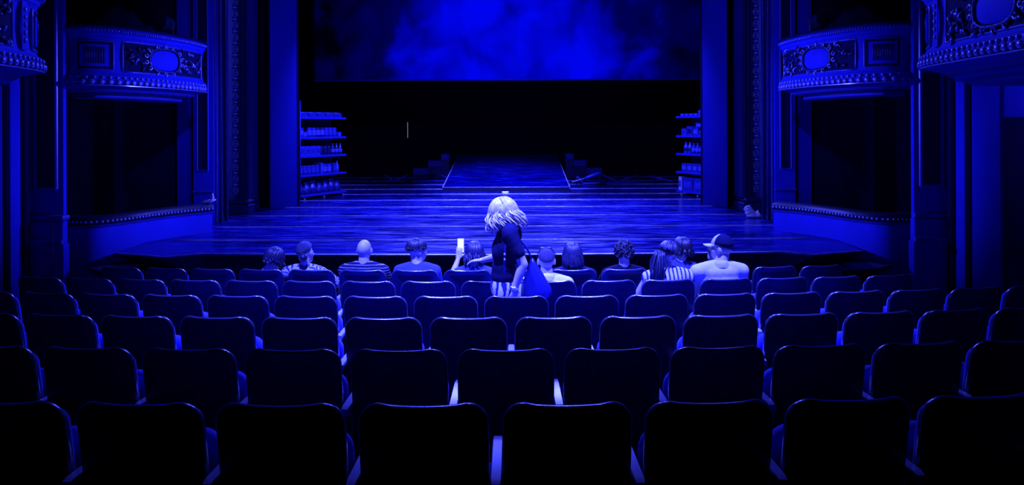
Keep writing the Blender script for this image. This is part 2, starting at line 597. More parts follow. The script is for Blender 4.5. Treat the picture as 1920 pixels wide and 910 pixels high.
LY = ry1 - ry0
b = MB()
b.add([(-rw, 0, 0.001), (rw, 0, 0.001), (rw, LY, 0.001), (-rw, LY, 0.001), (-rw, 0, rz0 - 0.02), (rw, 0, rz0 - 0.02), (rw, LY, rz1 - 0.02), (-rw, LY, rz1 - 0.02)],
      [(0, 3, 2, 1), (4, 5, 6, 7), (0, 1, 5, 4), (1, 2, 6, 5), (2, 3, 7, 6), (3, 0, 4, 7)])
obj('ramp_body', b, 'blackpaint', ramp)
for i in range(3):
    for j in range(3):
        x0, x1 = -rw + i * rw * 2 / 3 + 0.004, -rw + (i + 1) * rw * 2 / 3 - 0.004
        y0, y1 = j * LY / 3 + 0.004, (j + 1) * LY / 3 - 0.004
        b = MB()
        b.add([(x0, y0, rz(y0) - 0.019), (x1, y0, rz(y0) - 0.019), (x1, y1, rz(y1) - 0.019), (x0, y1, rz(y1) - 0.019),
               (x0, y0, rz(y0)), (x1, y0, rz(y0)), (x1, y1, rz(y1)), (x0, y1, rz(y1))],
              [(0, 3, 2, 1), (4, 5, 6, 7), (0, 1, 5, 4), (1, 2, 6, 5), (2, 3, 7, 6), (3, 0, 4, 7)])
        obj('ramp_panel', b, 'stage', ramp)
for x in (-rw, rw):
    b = MB(); b.tube([(x, 0, rz0), (x, LY, rz1)], 0.013, 6)
    obj('edge_strip', b, 'alu', ramp, smooth=True)
b = MB(); b.tube([(-rw, 0, rz0), (rw, 0, rz0)], 0.012, 6)
obj('edge_strip', b, 'alu', ramp, smooth=True)

# stepped blocks beside the far end of the ramp
for nm, sx, dx in (('left', -1, -1.70), ('right', 1, 1.70)):
    st = empty('step_block', (-0.14 + dx, 20.0, STZ), 0, 'dark three-tier step block on the %s side of the ramp' % nm, 'steps')
    for k, (w0, h) in enumerate(((0.0, 0.74), (0.24, 0.55), (0.62, 0.32))):
        b = MB()
        wdt = (0.24, 0.38, 0.44)[k]
        x0 = sx * w0
        x1 = sx * (w0 + wdt)
        b.bbox(min(x0, x1), max(x0, x1), 0, 0.8, 0.001, h, 0.008)
        obj('tier', b, 'box_c', st)
        b = MB()
        b.bbox(min(x0, x1), max(x0, x1), -0.02, 0.0, h - 0.17, h, 0.004)
        obj('riser_board', b, 'box_b', st)

# floor light at the foot of the ramp
fl = empty('floor_light', (-0.16, 15.85, STZ), 0, 'small bright floor light at the foot of the ramp', 'lamp')
b = MB(); b.bbox(-0.09, 0.09, -0.03, 0.05, 0.001, 0.034, 0.008); obj('housing', b, 'blackmetal', fl)
b = MB(); b.ell((0, -0.035, 0.016), (0.08, 0.008, 0.007)); obj('lens', b, 'lens', fl, smooth=True)

# folded stands lying at the back of the stage
def stand(name, loc, rz_, bars, label, cat='stand'):
    t = empty(name, loc, rz_, label, cat)
    for nm2, pts, rr, mm in bars:
        b = MB()
        b.tube(pts, rr, 8)
        obj(nm2, b, mm, t, smooth=True)
    return t


stand('folding_stand', (-3.25, 18.6, STZ), 0, [
    ('foot', [(-0.05, 0, 0.03), (0.05, 0, 0.03)], 0.03, 'blackmetal'),
    ('arm', [(0, 0, 0.05), (-0.22, 0.1, 0.22)], 0.026, 'steel'),
    ('arm', [(0, 0, 0.05), (0.36, 0.15, 0.2)], 0.024, 'steel'),
    ('arm', [(0.3, 0.4, 0.1), (1.0, 1.2, 0.16)], 0.03, 'box_c')], 'folded metal stand with two raised arms on the left of the stage floor')
stand('folding_stand', (2.85, 18.4, STZ), 0, [
    ('foot', [(-0.05, 0, 0.03), (0.05, 0, 0.03)], 0.03, 'blackmetal'),
    ('arm', [(0, 0, 0.05), (-0.5, 0.2, 0.25)], 0.03, 'steel'),
    ('arm', [(0.05, 0, 0.05), (0.55, 0.2, 0.2)], 0.024, 'steel'),
    ('arm', [(0.9, 0.3, 0.16), (1.5, 0.1, 0.04)], 0.026, 'steel')], 'folded metal stand with spread arms on the right of the stage floor')
stand('padded_pole', (1.50, 17.2, STZ), 0, [
    ('pole', [(0, 0, 0.13), (0.34, 0.05, 0.22)], 0.014, 'alu'),
    ('padded_end', [(0.33, 0.05, 0.22), (0.42, 0.06, 0.245), (0.66, 0.09, 0.33), (0.76, 0.1, 0.35)], [0.02, 0.045, 0.05, 0.035], 'steel'),
    ('prop', [(0.72, 0.1, 0.31), (0.74, 0.1, 0.02)], 0.014, 'blackmetal')], 'pale pole with a thick padded end leaning out from the ramp', 'pole')
stand('floor_beam', (1.7, 17.6, STZ), 0, [
    ('beam', [(0.15, 0.3, 0.03), (2.1, 0.9, 0.03)], 0.028, 'steel'),
    ('brace', [(0.0, 0.35, 0.22), (0.18, 0.3, 0.04)], 0.02, 'steel'),
    ('brace', [(-0.08, 0.38, 0.03), (0.02, 0.35, 0.22)], 0.018, 'blackmetal')], 'long low metal beam lying on the stage right of the ramp', 'beam')
stand('floor_beam', (-2.6, 18.9, STZ), 0, [
    ('beam', [(0.0, 0.0, 0.03), (0.95, 0.1, 0.03)], 0.028, 'box_b'),
    ('brace', [(0.55, 0.3, 0.2), (0.95, 0.1, 0.04)], 0.02, 'steel')], 'short low metal beam lying left of the ramp', 'beam')


# ================================================================== PROSCENIUM COLUMNS
def column(nm, f):
    c = empty('proscenium_column', (f(-4.97), 12.2, STZ), 0, 'tall dark gilded proscenium column with bead ornament on the %s of the stage' % nm, 'column')
    s = 1 if f(-1) < f(0) else -1
    H = 8.3
    prof = []
    # moulded plan from the outer side to the stage side
    for k in range(13):
        a = PI - PI * k / 12
        prof.append((-0.10 + 0.18 * math.cos(a), -0.16 * math.sin(a)))
    prof += [(0.10, 0.0), (0.10, -0.05), (0.135, -0.06), (0.14, -0.02), (0.165, -0.02), (0.17, -0.07), (0.205, -0.075), (0.21, -0.03),
             (0.24, -0.03), (0.245, -0.09), (0.30, -0.095), (0.315, -0.06), (0.32, 0.3), (-0.28, 0.3)]
    b = MB()
    b.loft([[(s * x, y, z) for x, y in prof] for z in (0.25, H)])
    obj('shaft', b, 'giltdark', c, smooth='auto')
    b = MB()
    b.bbox(-0.32, 0.34, -0.2, 0.32, 0.001, 0.16, 0.012)
    b.bbox(-0.30, 0.335, -0.18, 0.32, 0.16, 0.25, 0.03)
    obj('base', b, 'giltdark', c)
    # chain of rosettes and reels up the shaft
    z = 0.4
    k = 0
    me_r = MB()
    rings = [[(0.045 * q * math.cos(t), -0.03 * (1 - q * q) , 0.06 * q * math.sin(t)) for t in [2 * PI * j / 10 for j in range(10)]] for q in (1.0, 0.85)]
    me_r.tube([(0.043 * math.cos(t), 0, 0.058 * math.sin(t)) for t in [2 * PI * j / 12 for j in range(13)]], 0.011, 6, caps=False)
    me_r.ell((0, -0.008, 0), (0.018, 0.018, 0.024), nu=8, nv=6)
    me_r = me_r.mesh('rosette', True); me_r.materials.append(M['gilt'])
    me_b = MB(); me_b.tube([(-0.05, 0, 0), (0.05, 0, 0)], 0.016, 8); me_b.ell((0, -0.006, 0.0), (0.02, 0.016, 0.03), nu=8, nv=6)
    me_b = me_b.mesh('reel', True); me_b.materials.append(M['gilt'])
    xr = s * 0.06
    while z < 5.2:
        o = link('rosette', me_r, None, c, (xr, -0.075, z)); o.rotation_euler = (0, 0, s * R(50))
        o = link('reel', me_b, None, c, (xr, -0.075, z + 0.105)); o.rotation_euler = (0, 0, s * R(50))
        z += 0.21
    return c


column('left', lambda x: x)
column('right', lambda x: mx(x) - 0.02)


# ================================================================== SIDE WALLS, PILASTERS, BOXES
def plane_strip(b, p0, p1, z0, z1, thick=0.08):
    """vertical wall slab from p0 to p1, thickness to the outside (left-hand normal)"""
    p0 = Vector(p0); p1 = Vector(p1)
    d = (p1 - p0).normalized()
    nrm = Vector((-d.y, d.x)) * thick
    q = [p0, p1, p1 + nrm, p0 + nrm]
    b.prism([(v.x, v.y) for v in q], z0, z1)


def side(nm, f):
    sgn = -1 if nm == 'left' else 1
    # solid side wall towards the camera
    b = MB()
    xa, xb = f(-5.75), f(-6.4)
    b.box(min(xa, xb), max(xa, xb), -1.2, 8.12, -1.0, 8)
    wl = tag(obj('wall_' + nm, b, 'wall'), kind='structure')
    # flat panel, dark mouldings and a dark door leaf on that wall
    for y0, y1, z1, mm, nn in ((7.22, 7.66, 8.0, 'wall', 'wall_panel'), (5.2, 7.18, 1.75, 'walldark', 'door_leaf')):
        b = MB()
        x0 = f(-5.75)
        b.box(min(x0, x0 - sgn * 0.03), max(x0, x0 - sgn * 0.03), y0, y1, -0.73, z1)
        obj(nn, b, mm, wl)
    for y0 in (8.03, 7.72):
        b = MB()
        b.tube([(f(-5.73), y0, -0.8), (f(-5.73), y0, 8.0)], 0.045, 6)
        obj('moulding_strip', b, 'walldark', wl, smooth=True)
    # pilaster facing the audience between the near balcony and the box
    P = empty('trim_pilaster_' + nm, (f(-5.62), 8.121, 0))
    tag(P, kind='structure')
    b = MB()
    x0, x1 = f(-5.75) - f(-5.62), f(-5.34) - f(-5.62)
    x0, x1 = min(x0, x1), max(x0, x1)
    b.box(x0, x1, 0, 0.06, 0.56, 8)
    obj('shaft', b, 'wall', P)
    b = MB()
    b.box(x0 - 0.03, x1 + 0.03, -0.05, 0.06, -1.0, 0.30)
    obj('pedestal', b, 'wall', P)
    b = MB()
    b.box(x0 - 0.01, x1 + 0.01, -0.03, 0.06, 0.30, 0.56)
    obj('dado', b, 'wall', P)
    b = MB()
    b.tube([(x0 - 0.015, -0.02, 0.61), (x1 + 0.015, -0.02, 0.61), (x1 + 0.015, 0.05, 0.61)], 0.035, 8)
    obj('dado_rail', b, 'moulding', P, smooth='auto')
    b = MB()
    b.tube([(x0 - 0.03, -0.06, 0.33), (x1 + 0.03, -0.06, 0.33)], 0.03, 8)
    obj('plinth_rail', b, 'moulding', P, smooth='auto')
    # sunk panel: dark field with a frame
    xc = (x0 + x1) / 2
    b = MB(); b.box(xc - 0.10, xc + 0.10, -0.012, -0.001, 0.98, 7.5); obj('panel_field', b, 'walldark', P)
    b = MB()
    for xx in (xc - 0.13, xc + 0.13):
        b.tube([(xx, -0.012, 0.95), (xx, -0.012, 7.5)], 0.022, 8)
    b.tube([(xc - 0.13, -0.012, 0.95), (xc + 0.13, -0.012, 0.95)], 0.022, 8)
    obj('panel_frame', b, 'moulding', P, smooth='auto')

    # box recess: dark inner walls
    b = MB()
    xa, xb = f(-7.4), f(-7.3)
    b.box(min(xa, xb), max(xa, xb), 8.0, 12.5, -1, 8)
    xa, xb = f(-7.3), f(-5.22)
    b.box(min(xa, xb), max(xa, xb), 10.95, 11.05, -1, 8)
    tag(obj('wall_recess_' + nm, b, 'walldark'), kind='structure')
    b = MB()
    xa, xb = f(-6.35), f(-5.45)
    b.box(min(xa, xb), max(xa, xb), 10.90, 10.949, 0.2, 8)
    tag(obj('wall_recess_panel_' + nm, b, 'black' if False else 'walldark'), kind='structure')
    # box floor
    b = MB(); b.prism([(f(-7.3), 8.62), (f(-5.2), 8.7), (f(-4.98), 9.1), (f(-4.72), 9.8), (f(-4.75), 10.6), (f(-5.0), 10.8), (f(-7.3), 10.9)], 0.0, 0.14)
    tag(obj('floor_box_' + nm, b, 'carpet'), kind='structure')
    # jamb between the recess and the proscenium
    J = empty('trim_jamb_' + nm, (f(-4.95), 10.75, 0)); tag(J, kind='structure')

    def X(a, c):
        return (min(f(a), f(c)) - f(-4.95), max(f(a), f(c)) - f(-4.95))
    a, c = X(-5.30, -5.12); b = MB(); b.box(a, c, 0.05, 0.3, 0.0, 8); obj('plain_strip', b, 'wall', J)
    a, c = X(-5.10, -5.02); b = MB(); b.box(a, c, 0.12, 0.3, 0.0, 8); obj('dark_reveal', b, 'walldark', J)
    a, c = X(-5.02, -4.70); b = MB(); b.box(a, c, 0.0, 0.3, 0.0, 8); obj('shaft', b, 'wall', J)
    a, c = X(-4.94, -4.80); b = MB(); b.box(a, c, -0.01, -0.001, 1.02, 7.5); obj('panel_field', b, 'walldark', J)
    b = MB()
    for xx in (a - 0.015, c + 0.015):
        b.tube([(xx, -0.008, 1.0), (xx, -0.008, 7.5)], 0.014, 8)
    b.tube([(a - 0.015, -0.008, 1.0), (c + 0.015, -0.008, 1.0)], 0.014, 8)
    obj('panel_frame', b, 'moulding', J, smooth='auto')
    a, c = X(-5.03, -4.69); b = MB(); b.tube([(a, -0.01, 0.67), (c, -0.01, 0.67)], 0.02, 8); obj('dado_rail', b, 'moulding', J, smooth='auto')
    for k in range(3):
        a, c = X(-4.69 + 0.0 - 0.0, -4.66); b = MB()
        b.tube([((f(-4.70 + 0.03 * k) - f(-4.95)), 0.06 + 0.14 * k, 0.17), ((f(-4.70 + 0.03 * k) - f(-4.95)), 0.06 + 0.14 * k, 8)], 0.03, 8)
        obj('vertical_moulding', b, 'giltdark', J, smooth=True)
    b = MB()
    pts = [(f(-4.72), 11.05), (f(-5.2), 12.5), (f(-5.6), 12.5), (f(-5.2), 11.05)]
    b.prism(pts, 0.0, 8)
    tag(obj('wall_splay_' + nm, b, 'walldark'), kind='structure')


side('left', lambda x: x)
side('right', mx)


# ---------------------------------------------------------------- curved parapets
class Curve2:
    """smooth plan curve through points with outward normals"""

    def __init__(self, pts, nsub=10, out=1):
        P = [Vector(p) for p in pts]
        Q = [P[0] * 2 - P[1]] + P + [P[-1] * 2 - P[-2]]
        self.p = []
        for i in range(1, len(Q) - 2):
            for k in range(nsub):
                t = k / nsub
                a, b_, c, d = Q[i - 1], Q[i], Q[i + 1], Q[i + 2]
                self.p.append(0.5 * ((2 * b_) + (-a + c) * t + (2 * a - 5 * b_ + 4 * c - d) * t * t + (-a + 3 * b_ - 3 * c + d) * t ** 3))
        self.p.append(P[-1])
        self.s = [0]
        for i in range(1, len(self.p)):
            self.s.append(self.s[-1] + (self.p[i] - self.p[i - 1]).length)
        self.L = self.s[-1]
        self.out = out

    def at(self, s, o=0.0):
        s = max(0, min(self.L, s))
        i = 0
        while i < len(self.s) - 2 and self.s[i + 1] < s:
            i += 1
        u = (s - self.s[i]) / max(1e-9, self.s[i + 1] - self.s[i])
        p = self.p[i].lerp(self.p[i + 1], u)
        t0 = self.p[max(0, i - 1) + 1] - self.p[max(0, i - 1)]
        t1 = self.p[min(i + 2, len(self.p) - 1)] - self.p[min(i + 1, len(self.p) - 2)]
        d = (self.p[i + 1] - self.p[i]).normalized()
        t = (t0.normalized().lerp(d, 0.5 + 0.5 * min(1, 1 - u)) + t1.normalized() * u * 0.5)
        t.normalize()
        nrm = Vector((t.y, -t.x)) * self.out
        return p + nrm * o, t, nrm


def sweep(cv, prof, s0=None, s1=None, n=40):
    """sweep closed (offset,z) profile along the plan curve"""
    b = MB()
    s0 = 0 if s0 is None else s0
    s1 = cv.L if s1 is None else s1
    rings = []
    for i in range(n + 1):
        s = s0 + (s1 - s0) * i / n
        rings.append([(*cv.at(s, o)[0], z) for o, z in prof])
    b.loft(rings)
    return b


def beads(cv, s0, s1, o, z, step, r, tilt=0.0):
    b = MB()
    k = int((s1 - s0) / step)
    for i in range(k):
        s = s0 + (i + 0.5) * step
        p, t, nm = cv.at(s, o)
        ang = math.atan2(t.y, t.x)
        e = Euler((0, tilt, ang))
        b.ell((p.x, p.y, z), r, e, nu=7, nv=5)
    return b


def mirror_pts(pts, f):
    return [(f(x), y) for x, y in pts]


# lower box parapets
for nm, f, out in (('left', lambda x: x, 1), ('right', mx, -1)):
    cv = Curve2(mirror_pts([(-5.60, 8.50), (-5.2, 8.50), (-4.98, 8.76), (-4.83, 9.15), (-4.64, 9.52), (-4.34, 9.88)], f), out=out)
    t = empty('box_parapet', (f(-4.9), 9.0, 0), 0, 'curved blue plaster front of the lower %s box with beaded handrail' % nm, 'parapet')
    off = Vector((f(-4.9), 9.0, 0))

    def put(name, b, m, par=None, sm='auto'):
        b.v = [(x - off.x, y - off.y, z) for x, y, z in b.v]
        return obj(name, b, m, par or t, sm)
    put('front_wall', sweep(cv, [(-0.12, -0.9), (0, -0.9), (0, 0.47), (-0.12, 0.47)]), 'wall')
    # end return towards the proscenium
    e = cv.at(cv.L)[0]
    b = MB()
    b.prism([(e.x, e.y), (e.x - (0.12 if out > 0 else -0.12), e.y - 0.02), (f(-4.86), 10.7), (f(-4.72), 10.74)], STZ + 0.001, 0.47)
    put('end_wall', b, 'wall')
    put('handrail', sweep(cv, [(-0.16, 0.471), (0.02, 0.471), (0.05, 0.49), (0.055, 0.53), (0.03, 0.56), (-0.02, 0.575), (-0.14, 0.575), (-0.17, 0.55)]), 'blackpaint')
    put('moulding', sweep(cv, [(0.001, 0.43), (0.03, 0.45), (0.04, 0.47), (0.001, 0.47)]), 'moulding')
    bd = put('rail_beads', beads(cv, 0.05, cv.L, 0.055, 0.51, 0.05, (0.019, 0.016, 0.017)), 'gilt', None, True)
    tag(bd, kind='stuff')
    # knob and rolled cloth at the rail end
    if nm == 'left':
        q = empty('rail_cloth', (-4.42, 9.94, 0.576), 0, 'small crumpled pale cloth on the end of the lower left handrail', 'cloth')
        b = MB()
        b.tube([(-0.1, 0, 0.012), (-0.04, 0.0, 0.02), (0.03, 0.0, 0.03), (0.07, -0.01, 0.08), (0.06, -0.01, 0.15)], [0.011, 0.018, 0.022, 0.018, 0.008], 8)
        obj('fold', b, 'white', q, smooth=True)
        b = MB()
        b.tube([(-0.12, 0.03, 0.012), (0.0, 0.04, 0.03), (0.09, 0.03, 0.05)], [0.012, 0.025, 0.01], 8)
        obj('fold', b, 'white', q, smooth=True)

# cable hanging from the left box rail
b = MB()
b.tube([(-5.42, 8.03, 0.62), (-5.40, 8.02, 0.1), (-5.42, 8.02, -0.1), (-5.47, 8.02, -0.35), (-5.51, 8.02, -0.6), (-5.52, 8.0, -0.745)], 0.008, 6)
tag(obj('cable', b, 'blackmetal', smooth=True), 'thin black cable hanging down the wall left of the lower left box', 'cable')


def balcony(nm, f, out, pts, label, zb, zt, layout):
    cv = Curve2(mirror_pts(pts, f), out=out)
    c0 = cv.at(cv.L * 0.5)[0]
    t = empty('balcony', (c0.x, c0.y, zb), 0, label, 'balcony')

    def put(name, b, m, par=None, sm='auto'):
        px, py, pz = c0.x, c0.y, zb
        b.v = [(x - px, y - py, z - pz) for x, y, z in b.v]
        return obj(name, b, m, par or t, sm)
    L = cv.L
    H = zt - zb
    # carcass: concave front, flared foot and cap
    z = lambda u: zb + H * u
    prof = [(-0.35, z(0.0)), (-0.10, z(0.0)), (-0.02, z(0.03)), (0.05, z(0.06)), (0.075, z(0.10)), (0.06, z(0.15)), (0.05, z(0.19)), (0.05, z(0.215)), (0.02, z(0.24)),
            (0.0, z(0.30)), (-0.012, z(0.5)), (-0.008, z(0.7)), (0.004, z(0.80)), (0.012, z(0.84)), (0.03, z(0.86)), (0.035, z(0.90)), (0.06, z(0.93)), (0.065, z(0.97)),
            (0.04, z(1.0)), (-0.10, z(1.0)), (-0.10, z(0.12)), (-0.35, z(0.12))]
    put('front', sweep(cv, prof, n=48), 'wall')
    put('soffit_moulding', sweep(cv, [(-0.5, z(-0.06)), (-0.17, z(-0.06)), (-0.13, z(-0.03)), (-0.10, z(-0.002)), (-0.5, z(-0.002))], n=40), 'moulding')
    put('lower_moulding', sweep(cv, [(-0.7, z(-0.16)), (-0.33, z(-0.16)), (-0.29, z(-0.13)), (-0.30, z(-0.10)), (-0.28, z(-0.062)), (-0.7, z(-0.062))], n=40), 'moulding')
    tag(put('foot_leaves', beads(cv, 0.03, L, 0.072, z(0.10), 0.085, (0.036, 0.02, 0.034), 0.5), 'gilt', None, True), kind='stuff')
    tag(put('foot_beads', beads(cv, 0.03, L, 0.062, z(0.175), 0.075, (0.022, 0.016, 0.02), 0.3), 'gilt', None, True), kind='stuff')
    tag(put('cap_beads', beads(cv, 0.02, L, 0.066, z(0.945), 0.034, (0.012, 0.012, 0.014)), 'gilt', None, True), kind='stuff')
    put('fillet', sweep(cv, [(0.05, z(0.035)), (0.075, z(0.04)), (0.075, z(0.055)), (0.05, z(0.055))], n=40), 'gilt')
    put('handrail', sweep(cv, [(-0.12, z(1.001)), (0.05, z(1.001)), (0.06, z(1.02)), (0.04, z(1.05)), (-0.10, z(1.05)), (-0.13, z(1.03))], n=40), 'blackpaint')

    def P3(s, zz, o):
        p, tt, nn = cv.at(s, o)
        return Vector((p.x, p.y, zz))

    def frame(s0, s1, u0, u1, r, mm, o=0.004):
        b = MB()
        N = 10
        loop = [P3(s0 + (s1 - s0) * i / N, z(u0), o) for i in range(N + 1)] + [P3(s1, z(u0 + (u1 - u0) * i / 6), o) for i in range(1, 7)] + \
               [P3(s1 - (s1 - s0) * i / N, z(u1), o) for i in range(1, N + 1)] + [P3(s0, z(u1 - (u1 - u0) * i / 6), o) for i in range(1, 7)]
        b.tube(loop, r, 6)
        return b

    def field(s0, s1, u0, u1, o):
        b = MB()
        N = 10
        g = []
        for o2 in (o - 0.008, o):
            for i in range(N + 1):
                for zz in (u0, (u0 + u1) / 2, u1):
                    g.append(P3(s0 + (s1 - s0) * i / N, z(zz), o2))
        fs = []
        for i in range(N):
            for j in range(2):
                a = i * 3 + j
                fs.append((a, a + 3, a + 4, a + 1))
                c = a + (N + 1) * 3
                fs.append((c, c + 1, c + 4, c + 3))
        m0 = (N + 1) * 3
        for i in range(N):
            for j in (0, 2):
                a = i * 3 + j
                fs.append((a, a + 3, a + 3 + m0, a + m0))
        for i in (0, N):
            for j in range(2):
                a = i * 3 + j
                fs.append((a, a + 1, a + 1 + m0, a + m0))
        b.add(g, fs)
        return b
    rnd = random.Random(len(label))
    for kind, s0, s1 in layout:
        s0 *= L; s1 *= L
        if kind == 'flute':
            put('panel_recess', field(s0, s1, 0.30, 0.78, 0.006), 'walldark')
            put('panel_border', frame(s0, s1, 0.30, 0.78, 0.016, 'moulding'), 'moulding', None, True)
            w = s1 - s0
            put('panel_inner', field(s0 + w * .12, s1 - w * .12, 0.36, 0.72, 0.014), 'wall')
            a, c = s0 + w * .25, s1 - w * .25
            nf = 9
            for i in range(nf):
                s = a + (c - a) * i / (nf - 1)
                b = MB()
                b.tube([P3(s, z(0.41), 0.016), P3(s, z(0.54), 0.015), P3(s, z(0.68), 0.017)], 0.009, 6)
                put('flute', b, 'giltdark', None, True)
        elif kind == 'post':
            put('post', field(s0, s1, 0.27, 0.84, 0.03), 'wall')
            for k in range(5):
                b = MB()
                b.ell(P3((s0 + s1) / 2, z(0.38 + 0.09 * k), 0.03), (0.02, 0.02, 0.026), nu=8, nv=6)
                put('drop', b, 'gilt', None, True)
        elif kind == 'cart':
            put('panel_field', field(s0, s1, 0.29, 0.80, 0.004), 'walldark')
            put('panel_border', frame(s0, s1, 0.29, 0.80, 0.013, 'gilt'), 'moulding', None, True)
            sc_, hw, hh = s0 + (s1 - s0) * 0.42, min(0.24, (s1 - s0) * 0.22), 0.135
            # medallion: smooth bulging plaque with a slightly squared oval outline
            b = MB()
            rings = []
            for q in (1.0, 0.96, 0.8, 0.5, 0.15):
                ring = []
                for k in range(24):
                    a = 2 * PI * k / 24
                    ca, sa = math.cos(a), math.sin(a)
                    ex = math.copysign(abs(ca) ** 0.75, ca) * hw * q
                    ez = math.copysign(abs(sa) ** 0.75, sa) * hh * q
                    ring.append(P3(sc_ + ex, z(0.545) + ez, 0.012 + 0.035 * (1 - q * q)))
                rings.append(ring)
            b.loft(rings)
            put('medallion', b, 'wall', None, True)
            b = MB()
            b.tube([P3(sc_ + math.copysign(abs(math.cos(a)) ** 0.75, math.cos(a)) * hw * 1.1, z(0.545) + math.copysign(abs(math.sin(a)) ** 0.75, math.sin(a)) * hh * 1.13, 0.022)
                    for a in [2 * PI * k / 28 for k in range(29)]], 0.014, 7, caps=False)
            put('medallion_ring', b, 'giltdark', None, True)
            # scroll work around the medallion
            for k in range(14):
                a = 2 * PI * k / 14 + 0.2
                cx, cz = sc_ + math.cos(a) * hw * 1.32, z(0.545) + math.sin(a) * hh * 1.32
                if cz > z(0.80) - 0.02 or cz < z(0.29) + 0.02:
                    cz = max(min(cz, z(0.80) - 0.005), z(0.29) + 0.005)
                b = MB()
                pts = []
                for j in range(9):
                    q = j / 8 * 2 * PI * 0.9 + a
                    rr = 0.034 * (1 - 0.7 * j / 8)
                    pts.append(P3(cx + math.cos(q) * rr, cz + math.sin(q) * rr, 0.02))
                b.tube(pts, [0.012] * 5 + [0.011, 0.010, 0.009, 0.008], 6)
                put('scroll', b, 'gilt', None, True)
            # leaf relief filling the rest of the panel
            for k in range(70):
                s = s0 + 0.04 + rnd.random() * (s1 - s0 - 0.08)
                u = 0.33 + rnd.random() * 0.43
                if ((s - sc_) / (hw * 1.5)) ** 2 + ((z(u) - z(0.545)) / (hh * 1.5)) ** 2 < 1:
                    continue
                a = rnd.random() * 2 * PI
                l = 0.035 + rnd.random() * 0.05
                b = MB()
                pts = [P3(s + math.cos(a + 0.5 * j) * l * j / 4, z(u) + math.sin(a + 0.5 * j) * l * j / 4, 0.008 + 0.02 * math.sin(j / 4 * PI)) for j in range(5)]
                b.tube(pts, [0.006, 0.014, 0.016, 0.012, 0.004], 6)
                put('leaf_relief', b, 'giltdark' if rnd.random() < 0.6 else 'gilt', None, True)
    # balcony floor
    b = MB()
    poly = [cv.at(L * i / 16, -0.2)[0] for i in range(17)]
    poly = [(p.x, p.y) for p in poly]
    return cv, t, put, poly


up_pts = [(-5.55, 8.28), (-5.15, 8.22), (-4.90, 8.38), (-4.74, 8.66), (-4.60, 9.05), (-4.51, 9.55), (-4.52, 9.98)]
nr_pts = [(-4.1, 3.2), (-4.18, 4.4), (-4.25, 5.3), (-4.34, 6.05), (-4.50, 6.45), (-4.90, 6.72), (-5.45, 6.80)]
for nm, f, out in (('left', lambda x: x, 1), ('right', mx, -1)):
    cv, t, put, poly = balcony(nm, f, out, up_pts, 'ornate upper box balcony beside the %s proscenium column' % nm, 2.16, 2.90,
                               [('post', 0.05, 0.09), ('flute', 0.13, 0.30), ('cart', 0.345, 0.97)])
    b = MB(); b.prism(poly + [(f(-5.2), 10.6), (f(-7.2), 10.6), (f(-7.2), 8.4)], 2.10, 2.19)
    put('balcony_floor', b, 'walldark')
    cv, t, put, poly = balcony(nm, f, out, nr_pts, 'ornate curved balcony end at the %s edge of the picture' % nm, 2.16, 2.92,
                               [('cart', 0.03, 0.27), ('post', 0.29, 0.31), ('cart', 0.34, 0.62), ('post', 0.645, 0.665), ('flute', 0.70, 0.84)])
    b = MB(); b.prism(poly + [(f(-5.6), 3.2), (f(-5.6), 6.8)], 2.08, 2.19)
    put('balcony_floor', b, 'wall')
    # draped cloth and lantern on the upper boxes
    b = MB()
    rows = []
    for i in range(13):
        u = i / 12
        x = f(-5.25 + 0.55 * u)
        y = 8.55 + 0.35 * u
        hgt = 0.05 + 0.22 * math.sin(PI * min(1, u * 1.15)) ** 0.8
        ring = []
        for k in range(9):
            a = PI * k / 8
            ring.append((x + 0.02 * math.sin(5 * a + i), y - 0.22 * math.cos(a), 2.96 - 0.12 * abs(math.cos(a)) + hgt * math.sin(a) * (1 + 0.12 * math.sin(i * 1.7))))
        rows.append(ring)
    b.loft(rows, closed=True)
    tag(obj('draped_cloth', b, 'cloth_dark', smooth=True), 'dark cloth draped in a heap on the rail of the upper %s box' % nm, 'cloth')
    hl = empty('stage_lantern', (f(-4.86), 9.55, 2.945), 0, 'black stage lantern standing on the rail of the upper %s box' % nm, 'lantern')
    b = MB(); b.lathe([(0.06, 0.0), (0.06, 0.02), (0.02, 0.03), (0.02, 0.08)], n=12); obj('foot', b, 'blackmetal', hl, smooth='auto')
    b = MB(); b.tube([(0, 0.16, 0.2), (0, 0.12, 0.2), (0, -0.1, 0.2), (0, -0.18, 0.2)], [0.05, 0.1, 0.1, 0.12], 14); obj('barrel', b, 'blackmetal', hl, smooth='auto')
    b = MB(); b.tube([(-0.13, 0, 0.22), (-0.13, 0, 0.06), (0.13, 0, 0.06), (0.13, 0, 0.22)], 0.012, 6); obj('yoke', b, 'blackmetal', hl, smooth='auto')

# slim loudspeakers beside the columns
for nm, x in (('left', -5.12), ('right', 4.56)):
    t = empty('column_speaker', (x, 11.55, STZ), 0, 'slim black loudspeaker stack beside the %s proscenium column' % nm, 'speaker')
    b = MB(); b.bbox(-0.08, 0.08, -0.08, 0.08, 0.001, 1.25, 0.012); obj('cabinet', b, 'blackmetal', t)
    b = MB(); b.bbox(-0.065, 0.065, -0.09, -0.081, 0.1, 1.2, 0.003); obj('grille', b, 'black', t)
# crumpled cloth pile by the right column
t = empty('cloth_pile', (3.98, 11.3, STZ), 0, 'crumpled pale cloth pile on the stage beside the right column', 'cloth')
rr = random.Random(4)
for k in range(5):
    b = MB()
    pts = []
    for i in range(7):
        pts.append((-0.12 + 0.04 * i, -0.06 + 0.03 * k + 0.02 * rr.random(), 0.03 + 0.035 * k * (0.6 + 0.4 * math.sin(i)) + 0.012 * rr.random()))
    b.tube(pts, [0.02, 0.034, 0.04, 0.036, 0.042, 0.034, 0.016], 8, flat=0.7)
    obj('fold', b, 'white', t, smooth=True)


